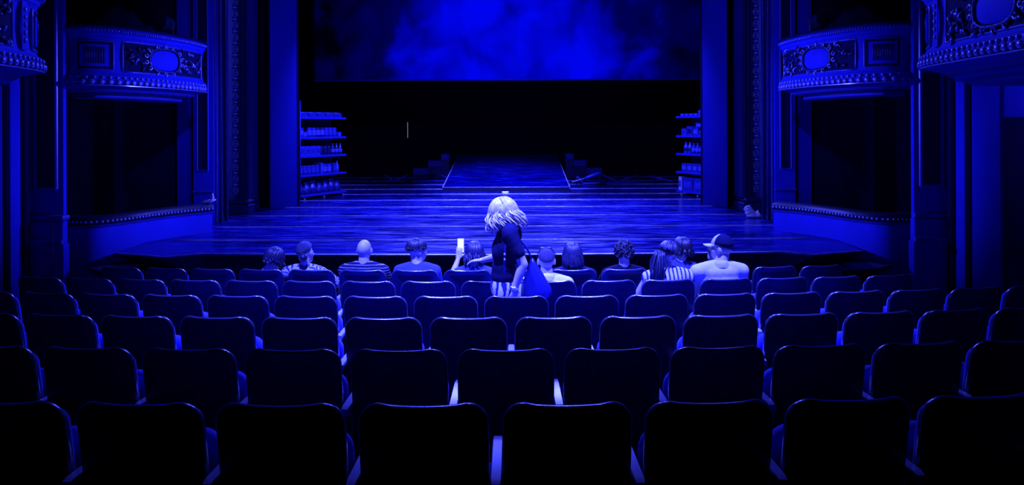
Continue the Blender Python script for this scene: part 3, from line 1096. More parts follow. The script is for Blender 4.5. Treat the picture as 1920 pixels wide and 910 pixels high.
# ================================================================== SHELF RACKS AND GOODS
LEV = [1.744, 1.32, 0.925, 0.525, 0.105]       # shelf heights above the stage, top to bottom
RACKS = {}


def rack(nm, loc, ang, length, flip):
    t = empty('shelf_rack', loc, ang, 'metal shop shelf rack full of goods on the %s of the stage' % nm, 'shelf rack')
    b = MB(); b.box(0, length, 0.44, 0.47, 0.06, 1.76); obj('back_panel', b, 'rackback', t)
    for z in LEV:
        q = MB(); q.bbox(0.0, length, 0.0, 0.43, z - 0.035, z, 0.004)
        sb = obj('shelf_board', q, 'steel', t)
        q = MB(); q.bbox(0.0, length, -0.018, -0.001, z - 0.042, z + 0.006, 0.003)
        obj('price_rail', q, 'steel', sb)
    xe = (-0.03, -0.001) if not flip else (length + 0.001, length + 0.03)
    b = MB(); b.box(xe[0], xe[1], -0.02, 0.5, 0.03, 2.08); obj('end_panel', b, 'rackback', t)
    b = MB(); b.tube([((xe[0] + xe[1]) / 2, -0.02, 0.03), ((xe[0] + xe[1]) / 2, -0.02, 2.08)], 0.012, 6); obj('end_upright', b, 'steel', t, smooth=True)
    for x in (0.12, length / 2, length - 0.1):
        b = MB()
        b.tube([(x, 0.03, 0.065), (x, 0.03, 0.045), (x + 0.02, 0.02, 0.02)], 0.012, 6)
        b.tube([(x + 0.01, 0.02, 0.02), (x + 0.035, 0.02, 0.02)], 0.02, 10)
        obj('caster', b, 'white', t, smooth='auto')
    RACKS[nm] = (Vector(loc), ang)
    return t


def goods(nm, x, y, lev, parts, name, label, cat, group, dz=0.0, rz_=0.0):
    """one article standing on a rack shelf; parts: list of (name, MB, material, smooth)"""
    loc, ang = RACKS[nm]
    p = Matrix.Rotation(ang, 3, 'Z') @ Vector((x, y, 0)) + loc
    pos = (p.x, p.y, loc.z + LEV[lev] + 0.001 + dz)
    if len(parts) == 1:
        _, b, m, s = parts[0]
        o = obj(name, b, m, None, s, pos, (0, 0, ang + rz_))
        return tag(o, label, cat, group)
    t = empty(name, pos, ang + rz_, label, cat, group)
    for pn, b, m, s in parts:
        obj(pn, b, m, t, s)
    return t


def g_box(w, d, h, m, lab='label'):
    return [('carton', MB().bbox(-w / 2, w / 2, 0, d, 0, h, 0.004), m, False),
            ('printed_label', MB().bbox(-w * .36, w * .36, -0.003, -0.0005, h * .25, h * .72, 0.001), lab, False)]


def g_can(r, h, m, lab='label'):
    return [('can_body', MB().lathe([(r * .92, 0), (r, 0.008), (r, h - 0.008), (r * .92, h), (r * .86, h - 0.004)], (0, r, 0), 12), m, 'auto'),
            ('can_label', MB().lathe([(r + .0015, h * .2), (r + .002, h * .2), (r + .002, h * .75), (r + .0015, h * .75)], (0, r, 0), 12), lab, 'auto')]


def g_bottle(r, h, m, lab='label', cap='label'):
    return [('bottle_body', MB().lathe([(r * .8, 0), (r, 0.01), (r, h * .58), (r * .8, h * .70), (r * .36, h * .80), (r * .34, h * .92)], (0, r, 0), 12), m, True),
            ('bottle_label', MB().lathe([(r + .001, h * .2), (r + .0025, h * .21), (r + .0025, h * .5), (r + .001, h * .51)], (0, r, 0), 12), lab, 'auto'),
            ('bottle_cap', MB().lathe([(r * .42, h * .92), (r * .42, h)], (0, r, 0), 10), cap, 'auto')]


def g_tray(w, d, h):
    b = MB().bbox(-w / 2, w / 2, 0, d, 0, h * .8, 0.006)
    rings = []
    for q, zz in ((0.98, h * .8), (0.9, h * .95), (0.5, h * 1.05), (0.05, h * 1.0)):
        rings.append([(w / 2 * q * sx, d / 2 + d / 2 * q * sy, zz) for sx, sy in ((-1, -1), (0, -1.02), (1, -1), (1.02, 0), (1, 1), (0, 1.02), (-1, 1), (-1.02, 0))])
    return [('tray', b, 'box_b', False), ('film', MB().loft(rings), 'plastic', True)]


def g_bag(w, d, h, seed):
    rn = random.Random(seed)
    rings = []
    ph = rn.random() * 6
    for i in range(9):
        u = i / 8
        ww = w / 2 * (0.55 + 0.5 * math.sin(PI * min(1, u * 0.9 + 0.15)))
        dd = d / 2 * max(0.12, math.sin(PI * (0.25 + 0.72 * u)))
        rings.append([(ww * math.cos(a) * (1 + 0.14 * math.sin(3 * a + ph + i)), d / 2 + dd * math.sin(a) * (1 + 0.14 * math.cos(4 * a + i * 1.3)), h * u) for a in [2 * PI * k / 12 for k in range(12)]])
    body = MB().loft(rings)
    return [('bag_body', body, 'foil', True),
            ('bag_seal', MB().bbox(-w * .36, w * .36, d * .47, d * .53, h + 0.0005, h * 1.14, 0.002), 'box_a', False)]


SH = ['top', 'second', 'third', 'fourth', 'bottom']
LL = 1.37
rack('left', (-4.41, 14.2, STZ), math.atan2(1.2, 0.66), LL, False)


def row_goods(nm, lev, items, length, start=0.02, reverse=False):
    """items: list of (builder parts, width, name, adjective, cat)"""
    x = start
    cnt = {}
    for pr, wd, name, adj, cat in items:
        if pr is None:
            x += wd
            continue
        cnt[adj] = cnt.get(adj, 0) + 1
    seen = {}
    for pr, wd, name, adj, cat in items:
        if pr is None:
            x += wd
            continue
        seen[adj] = seen.get(adj, 0) + 1
        n_ = cnt[adj]
        where = 'on the %s rack\'s %s shelf' % (nm, SH[lev])
        if n_ == 1:
            lab = '%s %s' % (adj, where)
        else:
            lab = '%s %s, %s from the left' % (adj, where, ORD[seen[adj]])
        goods(nm, x + wd / 2, 0.03, lev, pr, name, lab, cat, 'goods on the %s rack' % nm)
        x += wd


row_goods('left', 0, [(g_tray(.22, .25, .105), .255, 'food_tray', 'low film-topped tray', 'tray') for k in range(5)], LL)
row_goods('left', 1, [(g_box(.11, .2, .20, 'box_b'), .12, 'carton', 'mid-blue carton', 'carton'), (g_can(.05, .11, 'box_a'), .13, 'can', 'short pale can', 'can')] +
          [(g_can(.055, .2, 'box_b'), .125, 'can', 'tall mid-blue can', 'can') for k in range(2)] +
          [(g_can(.055, .2, 'box_c'), .125, 'can', 'tall dark can', 'can') for k in range(2)] +
          [(g_can(.055, .2, 'box_b', 'box_a'), .125, 'can', 'tall pale-banded can', 'can') for k in range(3)] +
          [(g_box(.11, .2, .1, 'box_a'), .12, 'carton', 'low pale carton', 'carton')], LL)
row_goods('left', 2, [(g_box(.14, .2, .20, 'box_a', 'box_b'), .15, 'carton', 'tall pale carton', 'carton') for k in range(4)] +
          [(g_can(.05, .19, 'box_c', 'box_c'), .118, 'jar', 'dark jar', 'jar') for k in range(3)] +
          [(g_bottle(.045, .24, 'glass'), .115, 'bottle', 'dark bottle with pale round label', 'bottle') for k in range(3)], LL)
row_goods('left', 3, [(g_can(.052, .19, 'box_b', 'box_a'), .118, 'can', 'pale-labelled can', 'can') for k in range(5)] +
          [(g_box(.08, .2, .23, 'box_a'), .10, 'carton', 'slim pale carton', 'carton')] +
          [(g_can(.06, .2, 'box_b'), .14, 'tub', 'wide mid-blue tub', 'tub') for k in range(2)] +
          [(g_box(.1, .2, .21, 'box_b', 'box_a'), .12, 'carton', 'mid-blue carton', 'carton'),
           (g_bottle(.042, .25, 'plastic'), .1, 'bottle', 'tall pale bottle', 'bottle')], LL)
row_goods('left', 4, [(g_bag(.2, .2, .2 + .02 * (k % 3), k), .183, 'snack_bag', 'crumpled glossy bag', 'bag') for k in range(7)], LL)

LR = 1.25
# right rack: far end towards stage centre
aR = math.atan2(-1.15, 0.60)
rack('right', (3.66, 15.2, STZ), aR, LR, True)
row_goods('right', 0, [(g_box(.12, .2, .06, 'box_b'), .14, 'carton', 'low mid-blue packet', 'packet') for k in range(4)] +
          [(g_box(.24, .22, .12, 'box_a', 'box_b'), .26, 'carton', 'wide pale carton', 'carton'), (g_box(.14, .22, .2, 'box_b'), .15, 'carton', 'tall mid-blue carton', 'carton')], LR, 0.08)
row_goods('right', 1, [(g_box(.14, .2, .15, 'box_a', 'box_b'), .16, 'carton', 'pale carton', 'carton'), (g_box(.18, .2, .2, 'box_b', 'box_c'), .2, 'carton', 'tall mid-blue carton', 'carton'),
                      (g_box(.16, .2, .17, 'box_b'), .18, 'carton', 'square pale-labelled carton', 'carton'),
                      (g_box(.22, .2, .1, 'box_a', 'box_c'), .24, 'carton', 'low pale carton', 'carton'), (g_can(.07, .18, 'box_b'), .16, 'tub', 'wide tub', 'tub')], LR, 0.12)
goods('right', 0.66, 0.06, 1, g_box(.2, .12, .10, 'box_b'), 'carton', 'tilted carton lying atop another on the right rack\'s second shelf', 'carton', 'goods on the right rack', 0.172, 0.2)
row_goods('right', 2, [(g_bottle(.052, .25, 'plastic', 'glass'), .125, 'bottle', 'clear pale bottle', 'bottle') for k in range(2)] +
          [(g_bottle(.05, .23, 'box_b'), .118, 'bottle', 'mid-blue bottle', 'bottle') for k in range(6)], LR, 0.16)
row_goods('right', 3, [(g_box(.16, .2, .18, 'box_b'), .17, 'carton', 'mid-blue carton with pale print', 'carton') for k in range(4)] +
          [(g_bottle(.05, .24, 'plastic'), .12, 'bottle', 'pale bottle', 'bottle') for k in range(3)], LR, 0.12)
row_goods('right', 4, [(g_box(.09, .2, .3, 'white', 'box_a'), .11, 'carton', 'slim white carton', 'carton')] +
          [(g_box(.32, .25, .29, 'box_b', 'box_a'), .35, 'carton', 'large mid-blue carton', 'carton') for k in range(3)], LR, 0.02)


# ================================================================== THEATRE SEATS
def outline(wd, zb, zt, r, ins, nseg=7):
    hw = wd / 2 - ins
    rr = max(0.004, r - ins)
    pts = [(-hw, zb + ins)]
    for k in range(nseg + 1):
        a = PI - (PI / 2) * k / nseg
        pts.append((-hw + rr + rr * math.cos(a), zt - ins - rr + rr * math.sin(a)))
    for k in range(1, 8):
        x = (-hw + rr) + (2 * hw - 2 * rr) * k / 8
        pts.append((x, zt - ins - 0.006 * (1 - (x / hw) ** 2)))
    for k in range(nseg + 1):
        a = PI / 2 - (PI / 2) * k / nseg
        pts.append((hw - rr + rr * math.cos(a), zt - ins - rr + rr * math.sin(a)))
    pts.append((hw, zb + ins))
    return pts


def panel(wd, zb, zt, r, layers, bend, tilt, zref):
    """curved rounded panel made of offset outline layers (inset, y); bend: side wrap forward, tilt: forward shift per metre downwards"""
    b = MB()
    rings = []
    for ins, y in layers:
        ring = [(x, y + bend * (2 * x / wd) ** 2 + tilt * (zref - z), z) for x, z in outline(wd, zb, zt, r, ins)]
        rings.append(ring)
    n_ = len(rings[0])
    vs = [p for q in rings for p in q]
    fs = []
    for i in range(len(rings) - 1):
        for j in range(n_):
            k = (j + 1) % n_
            fs.append((i * n_ + j, i * n_ + k, (i + 1) * n_ + k, (i + 1) * n_ + j))
    for base, rev in ((0, True), ((len(rings) - 1) * n_, False)):
        for j in range(n_ // 2):
            k = n_ - 1 - j
            if j + 1 <= k - 1:
                q = (base + j, base + j + 1, base + k - 1, base + k) if j + 1 < k - 1 else (base + j, base + j + 1, base + k)
                fs.append(q)
    b.add(vs, fs)
    return b


TOP = 0.875
SHELL = panel(0.487, 0.26, TOP, 0.085, [(0.014, -0.003), (0.006, -0.001), (0.006, 0.024), (0.012, 0.028)], 0.040, 0.16, TOP).mesh('shell', 'auto')
RIM = panel(0.490, 0.255, TOP + 0.003, 0.088, [(0.0045, -0.0022), (0.0015, 0.0), (0.0, 0.010), (0.001, 0.022), (0.008, 0.028)], 0.040, 0.16, TOP)
# rim band only: drop the big end faces
RIM.f = [q for q in RIM.f if len(q) == 4 and len({i // (len(RIM.v) // 5) for i in q}) == 2]
RIM = RIM.mesh('rim', True)
BACKC = panel(0.455, 0.36, TOP - 0.03, 0.08, [(0.0, 0.029), (0.0, 0.05), (0.012, 0.075), (0.04, 0.09), (0.09, 0.094)], 0.040, 0.16, TOP).mesh('back_cushion', True)


def seat_pad(up):
    # rounded pad; built standing, then laid down when in use
    b = panel(0.47, 0.0, 0.42, 0.09, [(0.02, 0.0), (0.004, 0.008), (0.0, 0.04), (0.012, 0.075), (0.05, 0.095), (0.12, 0.10)], 0.0, 0.0, 0)
    out = []
    for x, y, z in b.v:
        if up:
            out.append((x, 0.19 + y + 0.02 * (0.42 - z), 0.275 + z))
        else:
            out.append((x, 0.10 + z, 0.36 + y - 0.05 * (0.42 - z)))
    b.v = out
    return b.mesh('seat_pad', True)


PADUP, PADDN = seat_pad(True), seat_pad(False)
ab = MB()
sec = []
for y, z, hw in ((0.03, 0.575, 0.020), (0.06, 0.582, 0.023), (0.36, 0.585, 0.023), (0.42, 0.580, 0.021), (0.44, 0.568, 0.016)):
    sec.append([(-hw, y, z - 0.035), (hw, y, z - 0.035), (hw, y, z - 0.008), (hw * .8, y, z), (-hw * .8, y, z), (-hw, y, z - 0.008)])
ab.loft(sec)
ARM = ab.mesh('armrest', 'auto')
sb = MB()
sb.bbox(-0.014, 0.014, 0.06, 0.40, 0.06, 0.538, 0.006)
sb.bbox(-0.022, 0.022, 0.02, 0.44, -0.05, 0.06, 0.008)
STD = sb.mesh('standard')
for me, m in ((SHELL, 'shell'), (RIM, 'rim'), (BACKC, 'cushion'), (PADUP, 'cushion'), (PADDN, 'cushion'), (ARM, 'arm'), (STD, 'iron')):
    me.materials.append(M[m])

ROWN = ['nearest', 'second-nearest', 'third-nearest', 'fourth-nearest', 'fifth-nearest', 'front']
PITCH = 0.54
YC = 27.5
ROWS = [(2.50, 0.205, -5, 4), (3.38, -0.034, -5, 5), (4.26, 0.26, -7, 6), (5.14, 0.03, -8, 7), (6.02, 0.327, -9, 7), (6.90, 0.08, -8, 7)]
SEATS = {}


def seat_pos(row, X):
    d = ROWS[row][0]
    RR = YC - d
    a = (X - AX) / RR
    return AX + RR * math.sin(a), YC - RR * math.cos(a), a


# people sit in these seats: (row, seat index)
OCCUPIED = {(5, -5), (5, -4), (5, -3), (5, -2), (5, -1), (5, 1), (5, 2), (5, 3), (5, 4), (4, 0), (4, 2), (4, 3)}
LIM = {4: (25, 1745), 5: (160, 1605)}


def build_seats():
    for r_, (d, x0, k0, k1) in enumerate(ROWS):
        vis = []
        for k in range(k0 - 2, k1 + 4):
            X, Y, a = seat_pos(r_, x0 + k * PITCH)
            px = 960 + 1280 * X / Y
            half = 1280 * 0.25 / Y
            lo, hi = LIM.get(r_, (0, 1920))
            if r_ in LIM:
                if px - half < lo - 12 or px + half > hi + 12:
                    continue
            elif px + half < 4 or px - half > 1916:
                continue
            vis.append((k, X, Y, a))
        for i, (k, X, Y, a) in enumerate(vis):
            occ = (r_, k) in OCCUPIED
            z = fz(Y)
            label = 'dark rounded-back theatre seat, %s from the left in the %s row' % (ORD[i + 1], ROWN[r_])
            t = empty('theatre_seat', (X, Y, z), a, label, 'seat', 'seats in the %s row' % ROWN[r_])
            sh = link('backrest_shell', SHELL, None, t)
            link('edge_piping', RIM, None, sh)
            link('back_cushion', BACKC, None, t)
            link('seat_cushion', PADDN if occ else PADUP, None, t)
            link('armrest', ARM, None, t, (0.27, 0, 0))
            link('standard', STD, None, t, (0.27, 0, 0))
            if i == 0:
                link('armrest', ARM, None, t, (-0.27, 0, 0))
                link('standard', STD, None, t, (-0.27, 0, 0))
            SEATS[(r_, k)] = (X, Y, z, a)


build_seats()


# ================================================================== PEOPLE
def remesh(b, voxel, it=3, name='body'):
    me = b.mesh(name + '_raw', False, fix=False)
    o = bpy.data.objects.new('remesh_tmp', me)
    COL.objects.link(o)
    m = o.modifiers.new('r', 'REMESH')
    m.mode = 'VOXEL'
    m.voxel_size = voxel
    if it:
        s_ = o.modifiers.new('s', 'SMOOTH')
        s_.factor = 0.5
        s_.iterations = it
    dg = bpy.context.evaluated_depsgraph_get()
    new = bpy.data.meshes.new_from_object(o.evaluated_get(dg))
    new.name = name
    bpy.data.objects.remove(o)
    bpy.data.meshes.remove(me)
    new.polygons.foreach_set('use_smooth', [True] * len(new.polygons))
    new.materials.clear()
    return new


def head_parts(b, T, female=False, neck_to=None, neck_r=0.05):
    """add head solids to builder b; T: 4x4 head frame (origin head centre, +Y face)"""
    h = MB()
    h.ell((0, -0.012, 0.022), (0.073, 0.092, 0.09), nu=20, nv=14)
    h.ell((0, 0.028, -0.035), (0.056, 0.060, 0.080), nu=16, nv=12)
    h.ell((0, 0.050, -0.086), (0.036, 0.034, 0.028))
    h.limb([((0, 0.086, 0.004), 0.008), ((0, 0.104, -0.026), 0.012)], 8)
    h.ell((0.010, 0.097, -0.032), 0.009); h.ell((-0.010, 0.097, -0.032), 0.009)
    h.ell((0, 0.075, 0.016), (0.046, 0.018, 0.011))
    h.ell((0, 0.086, -0.058), (0.022, 0.012, 0.007)); h.ell((0, 0.084, -0.069), (0.019, 0.012, 0.007))
    for s_ in (-1, 1):
        h.ell((s_ * 0.045, 0.058, -0.028), (0.022, 0.02, 0.02))
        h.ell((s_ * 0.078, -0.008, -0.012), (0.009, 0.020, 0.032), Euler((R(-12), 0, -s_ * R(18))))
    b.add([(T @ Vector(p)) for p in h.v], h.f)
    if neck_to is not None:
        a = T @ Vector((0, -0.022, -0.06))
        b.limb([(a, neck_r), (Vector(neck_to), neck_r * 1.12)], 14)


def eyes(T, parent):
    b = MB()
    for s_ in (-1, 1):
        b.ell((s_ * 0.030, 0.077, 0.0), (0.013, 0.009, 0.008), nu=10, nv=6)
    b.v = [tuple(T @ Vector(p)) for p in b.v]
    obj('eyes', b, 'eye', parent, smooth=True)


def hand(b, wrist, fwd, up, side_, curl=0.5, size=1.0):
    """palm and five tapering fingers; fwd: towards fingertips, up: back of the hand, side_: +1 thumb on the right of fwd"""
    w_ = Vector(wrist)
    f = Vector(fwd).normalized()
    u = Vector(up)
    u = (u - f * u.dot(f)).normalized()
    r = f.cross(u).normalized() * side_
    k = size
    b.limb([(w_, 0.024 * k), (w_ + f * 0.02 * k, 0.022 * k)], 10)
    for off in (-0.026, -0.009, 0.009, 0.026):
        b.limb([(w_ + f * 0.02 * k + r * off * 0.7 * k, 0.015 * k), (w_ + f * 0.09 * k + r * off * k, 0.0125 * k)], 8)
    for i, (off, ln) in enumerate(((0.030, 0.070), (0.011, 0.080), (-0.009, 0.074), (-0.028, 0.056))):
        p = w_ + f * 0.09 * k + r * off * k
        d = f + r * off * 3
        d.normalize()
        chain = [(p, 0.0105 * k)]
        ang = 0
        for j, sg in enumerate((0.45, 0.30, 0.25)):
            ang += curl * (0.45, 0.75, 0.55)[j] * (1 + 0.12 * i)
            p = p + (d * math.cos(ang) - u * math.sin(ang)) * ln * sg * k
            chain.append((p, (0.0095, 0.0088, 0.0075)[j] * k))
        b.limb(chain, 8)
    p = w_ + f * 0.025 * k + r * 0.024 * k
    q = p + (f * 0.6 + r * 0.75 - u * 0.15) * 0.042 * k
    b.limb([(p, 0.015 * k), (q, 0.0115 * k), (q + (f * 0.85 + r * 0.35 - u * 0.3 * curl) * 0.034 * k, 0.0085 * k)], 8)


def hair_cap(T, front=55, sidea=88, back=122, grow=0.008, name='hair_cap', lump=0.004, seed=0):
    b = MB()
    nu, nv = 36, 14
    rings = []
    for i in range(nv + 1):
        ring = []
        for j in range(nu):
            az = 2 * PI * j / nu           # 0 = +Y (face)
            c = math.cos(az)
            lim = front + (sidea - front) * min(1, (1 - c)) if c > 0 else sidea + (back - sidea) * (-c)
            ph = R(lim) * max(0.02, i / nv)
            g = grow if i < nv else -0.004
            d = Vector((math.sin(az) * math.sin(ph), math.cos(az) * math.sin(ph), math.cos(ph)))
            g += lump * noise.noise(d * 6 + Vector((seed, 0, 0)))
            ring.append(T @ Vector(((0.073 + g) * d.x, -0.012 + (0.092 + g) * d.y, 0.022 + (0.09 + g) * d.z)))
        rings.append(ring)
    b.loft(rings)
    return b


def strands(T, n_, length, down, seed=1, az_lo=50, az_hi=None, wave=0.01, rad=0.0075, spread=0.0, back_pull=0.0, stop=100, jitter=0.3, phi0=(4, 40), grow=0.010):
    """locks of hair that follow the skull and then fall; T head frame, down: fall direction in the same space as T's output"""
    rn = random.Random(seed)
    b = MB()
    dn = Vector(down).normalized()
    for i in range(n_):
        az = R(az_lo + ((az_hi if az_hi else 360 - az_lo) - az_lo) * (i + rn.random() * 0.9) / n_)
        p0 = R(rn.uniform(*phi0))
        pe = R(stop * rn.uniform(0.9, 1.08))
        g = grow + rn.random() * 0.008
        L_ = length * rn.uniform(1 - jitter, 1.05)
        pts = []
        m_ = 8
        for k in range(m_ + 1):
            ph = p0 + (pe - p0) * k / m_
            d = Vector((math.sin(az) * math.sin(ph), math.cos(az) * math.sin(ph), math.cos(ph)))
            pts.append(T @ Vector(((0.073 + g) * d.x, -0.012 + (0.092 + g) * d.y, 0.022 + (0.09 + g) * d.z)))
        out = (pts[-1] - (T @ Vector((0, -0.012, pts[-1].z - T.translation.z))))
        out.z = 0
        out = out.normalized() if out.length > 1e-5 else Vector((0, 0, 0))
        ph_ = rn.random() * 6.28
        p = pts[-1].copy()
        kk = 8
        for k in range(1, kk + 1):
            u = k / kk
            p = p + dn * (L_ / kk) + out * spread * (L_ / kk) * (1 - u) + Vector((math.cos(ph_ + 5 * u), math.sin(ph_ + 5 * u), 0)) * wave * 0.8
            p += (T.to_3x3() @ Vector((0, -1, 0))) * back_pull * (L_ / kk) * (1 - u)
            pts.append(p.copy())
        N_ = len(pts)
        rs = [rad * (0.55 + 0.6 * math.sin(PI * min(1, (q + 1.5) / N_))) * (1.0 if q < N_ - 2 else 0.5) for q in range(N_)]
        b.tube(pts, rs, 5)
    return b


def curls(T, n_, seed=3, rad=0.02):
    rn = random.Random(seed)
    b = MB()
    for i in range(n_):
        az = R(rn.uniform(40, 320))
        ph = R(rn.uniform(0, 118)) if abs(az - PI) < 1.6 else R(rn.uniform(0, 95))
        d = Vector((math.sin(az) * math.sin(ph), math.cos(az) * math.sin(ph), math.cos(ph)))
        c = Vector((0.079 * d.x, -0.012 + 0.098 * d.y, 0.022 + 0.096 * d.z)) + d * rn.uniform(0.0, 0.022)
        ax = Vector((rn.uniform(-1, 1), rn.uniform(-1, 1), rn.uniform(-1, 1))).normalized()
        a = ax.orthogonal().normalized()
        e = ax.cross(a)
        pts = []
        for k in range(10):
            q = k / 9 * 2 * PI * 1.5
            pts.append(T @ (c + (a * math.cos(q) + e * math.sin(q)) * rad * rn.uniform(0.55, 0.75) + ax * rad * 1.2 * (k / 9 - 0.5)))
        b.tube(pts, [0.003] + [0.0062] * 8 + [0.003], 5)
    return b


def seated(seat, label, H, lean=(0, 0), yaw=0, pitch=0, roll=0, sw=0.185, shirt='cloth_dark', sleeve=0.55, voxel=0.011, head_dx=0.0,
           hands='lap', rise=0.0, female=False, shirt_name='shirt', collar=False):
    X, Y, Z, A = SEATS[seat]
    t = empty('person', (X, Y, Z), A, label, 'person', 'audience in the front rows')
    k = (H - 0.53 - 0.26) / (1.285 - 0.53 - 0.26)

    def S(x, y, z):
        u = max(0, (z - 0.53)) * k
        f = u / 0.5
        return Vector((x + lean[0] * f, y + lean[1] * f, (0.53 + u) if z > 0.53 else z))
    hc = Vector((lean[0] + head_dx, 0.235 + lean[1], H - 0.112))
    T = Matrix.Translation(hc) @ Euler((-R(pitch), R(roll), R(yaw)), 'ZXY' if False else 'XYZ').to_matrix().to_4x4()
    T = Matrix.Translation(hc) @ (Matrix.Rotation(R(yaw), 4, 'Z') @ Matrix.Rotation(-R(pitch), 4, 'X') @ Matrix.Rotation(R(roll), 4, 'Y'))
    bd, sh, tr = MB(), MB(), MB()
    shz = H - 0.30
    sy = 0.205 + lean[1]
    neck = Vector((lean[0] * 0.95, sy, shz + 0.04))
    head_parts(bd, T, female, neck, 0.047 if female else 0.054)
    tors = [(S(0, 0.27, 0.53), (0.165, 0.125, 0.11)), (S(0, 0.245, 0.68), (0.14 if female else 0.155, 0.105, 0.13)),
            (S(0, 0.22, 0.84), (sw * 0.92, 0.115, 0.14)), (Vector((lean[0], sy, shz - 0.03)), (sw * 0.9, 0.09, 0.075))]
    for b_, g in ((bd, 0.0), (sh, 0.016)):
        for c, r_ in tors:
            b_.ell(c, tuple(q + g for q in r_), nu=18, nv=12)
        b_.limb([(Vector((lean[0] - sw, sy, shz - 0.02)), 0.055 + g), (Vector((lean[0] - sw * 0.45, sy, shz + 0.012)), 0.052 + g), (Vector((lean[0], sy, shz + 0.03)), 0.05 + g),
                 (Vector((lean[0] + sw * 0.45, sy, shz + 0.012)), 0.052 + g), (Vector((lean[0] + sw, sy, shz - 0.02)), 0.055 + g)], 12)
    for s_ in (-1, 1):
        s0 = Vector((lean[0] + s_ * sw, sy, shz - 0.02))
        if hands == 'phone' and s_ < 0:
            el = Vector((-sw - 0.03, 0.38, 0.72)); wr = Vector((-0.135, 0.52, H - 0.225)); hd = (0.1, 0.2, 1)
        elif hands == 'face' and s_ < 0:
            el = Vector((-sw - 0.08, 0.42, 0.70)); wr = Vector((-0.12, 0.40, H - 0.26)); hd = (0.2, -0.2, 1)
        else:
            el = Vector((s_ * (sw + 0.03), 0.30, 0.66)); wr = Vector((s_ * 0.13, 0.50, 0.635)); hd = (-s_ * 0.3, 1, -0.1)
        bd.limb([(s0, 0.048), (s0.lerp(el, 0.5), 0.045), (el, 0.038)])
        bd.limb([(el, 0.038), (el.lerp(wr, 0.35), 0.037), (wr, 0.025)])
        hand(bd, wr, hd, (0, 0, 1) if hands == 'lap' or s_ > 0 else (0, -1, 0), -s_, 0.6)
        e2 = s0.lerp(el, sleeve) if sleeve < 1 else el
        if sleeve > 0.1:
            sh.limb([(s0, 0.066), (s0.lerp(e2, 0.5), 0.063), (e2, 0.058 if sleeve < 1 else 0.05)])
        if sleeve > 1:
            sh.limb([(el, 0.05), (el.lerp(wr, sleeve - 1), 0.04)])
        hp = Vector((s_ * 0.09, 0.27, 0.535)); kn = Vector((s_ * 0.11, 0.66, 0.52)); an = Vector((s_ * 0.11, 0.66, 0.07))
        bd.limb([(hp, 0.085), (kn, 0.056)]); bd.limb([(kn, 0.056), (kn.lerp(an, 0.3), 0.055), (an, 0.036)])
        bd.ell((s_ * 0.11, 0.70, 0.0), (0.042, 0.11, 0.038))
        tr.limb([(hp, 0.098), (kn, 0.07)]); tr.limb([(kn, 0.07), (an, 0.055)])
    tr.ell(S(0, 0.27, 0.53), (0.18, 0.14, 0.105))
    o = link('body', remesh(bd, voxel, 2, 'body'), 'skin', t)
    link(shirt_name, remesh(sh, 0.014, 3, 'shirt'), shirt, t)
    link('trousers', remesh(tr, 0.02, 2, 'trousers'), 'cloth_dark', t)
    eyes(T, t)
    if collar:
        b_ = MB()
        rgs = []
        for rad_, zz in ((0.100, -0.012), (0.094, 0.022), (0.078, 0.050), (0.070, 0.052), (0.066, 0.02)):
            rgs.append([neck + Vector((rad_ * 0.95 * math.sin(a), -rad_ * 0.9 * math.cos(a), zz - 0.035 * (1 - math.cos(a)) * 0.5)) for a in [R(-165 + 330 * q / 22) for q in range(23)]])
        b_.loft(rgs, closed=False)
        obj('collar', b_, shirt, t, smooth=True)
    return t, T


def addhair(t, b, m, name='hair'):
    return obj(name, b, m, t, smooth=True)


# --- front row
t, T = seated((5, -5), 'person with dark pinned-up hair and bowed head at the left end of the audience', 1.045, (-0.04, 0.0), head_dx=0.10, yaw=-25, pitch=18, roll=12, sw=0.15, shirt='cloth_dark', female=True)
hb = hair_cap(T, 50, 88, 118, 0.018, seed=1, lump=0.012); addhair(t, hb, 'hair_dark')
addhair(t, strands(T, 60, 0.05, (0.2, 0, -1), seed=4, az_lo=45, stop=105, wave=0.006, grow=0.018), 'hair_mid', 'hair_locks')

t, T = seated((5, -4), 'person in a light patterned top with hair in a low bun', 1.115, (-0.14, 0.02), yaw=-8, pitch=6, roll=-14, sw=0.185, shirt='cloth_pattern', sleeve=0.8, female=True)
addhair(t, hair_cap(T, 50, 86, 112, 0.014, seed=2, lump=0.008), 'hair_crop')
bn = MB(); bn.ell(T @ Vector((0.025, -0.105, -0.045)), (0.042, 0.036, 0.036))
for q in range(10):
    a = 2 * PI * q / 10
    bn.tube([T @ (Vector((0.025, -0.11, -0.045)) + Vector((0.038 * math.cos(a + j * 0.4), -0.02 + 0.012 * j, 0.036 * math.sin(a + j * 0.4)))) for j in range(4)], 0.010, 6)
addhair(t, bn, 'hair_mid', 'bun')

t, T = seated((5, -3), 'bald person in a dark shirt with thin stripes', 1.150, (-0.03, 0.0), yaw=0, pitch=0, roll=0, sw=0.205, shirt='cloth_stripe_dark', sleeve=0.8)

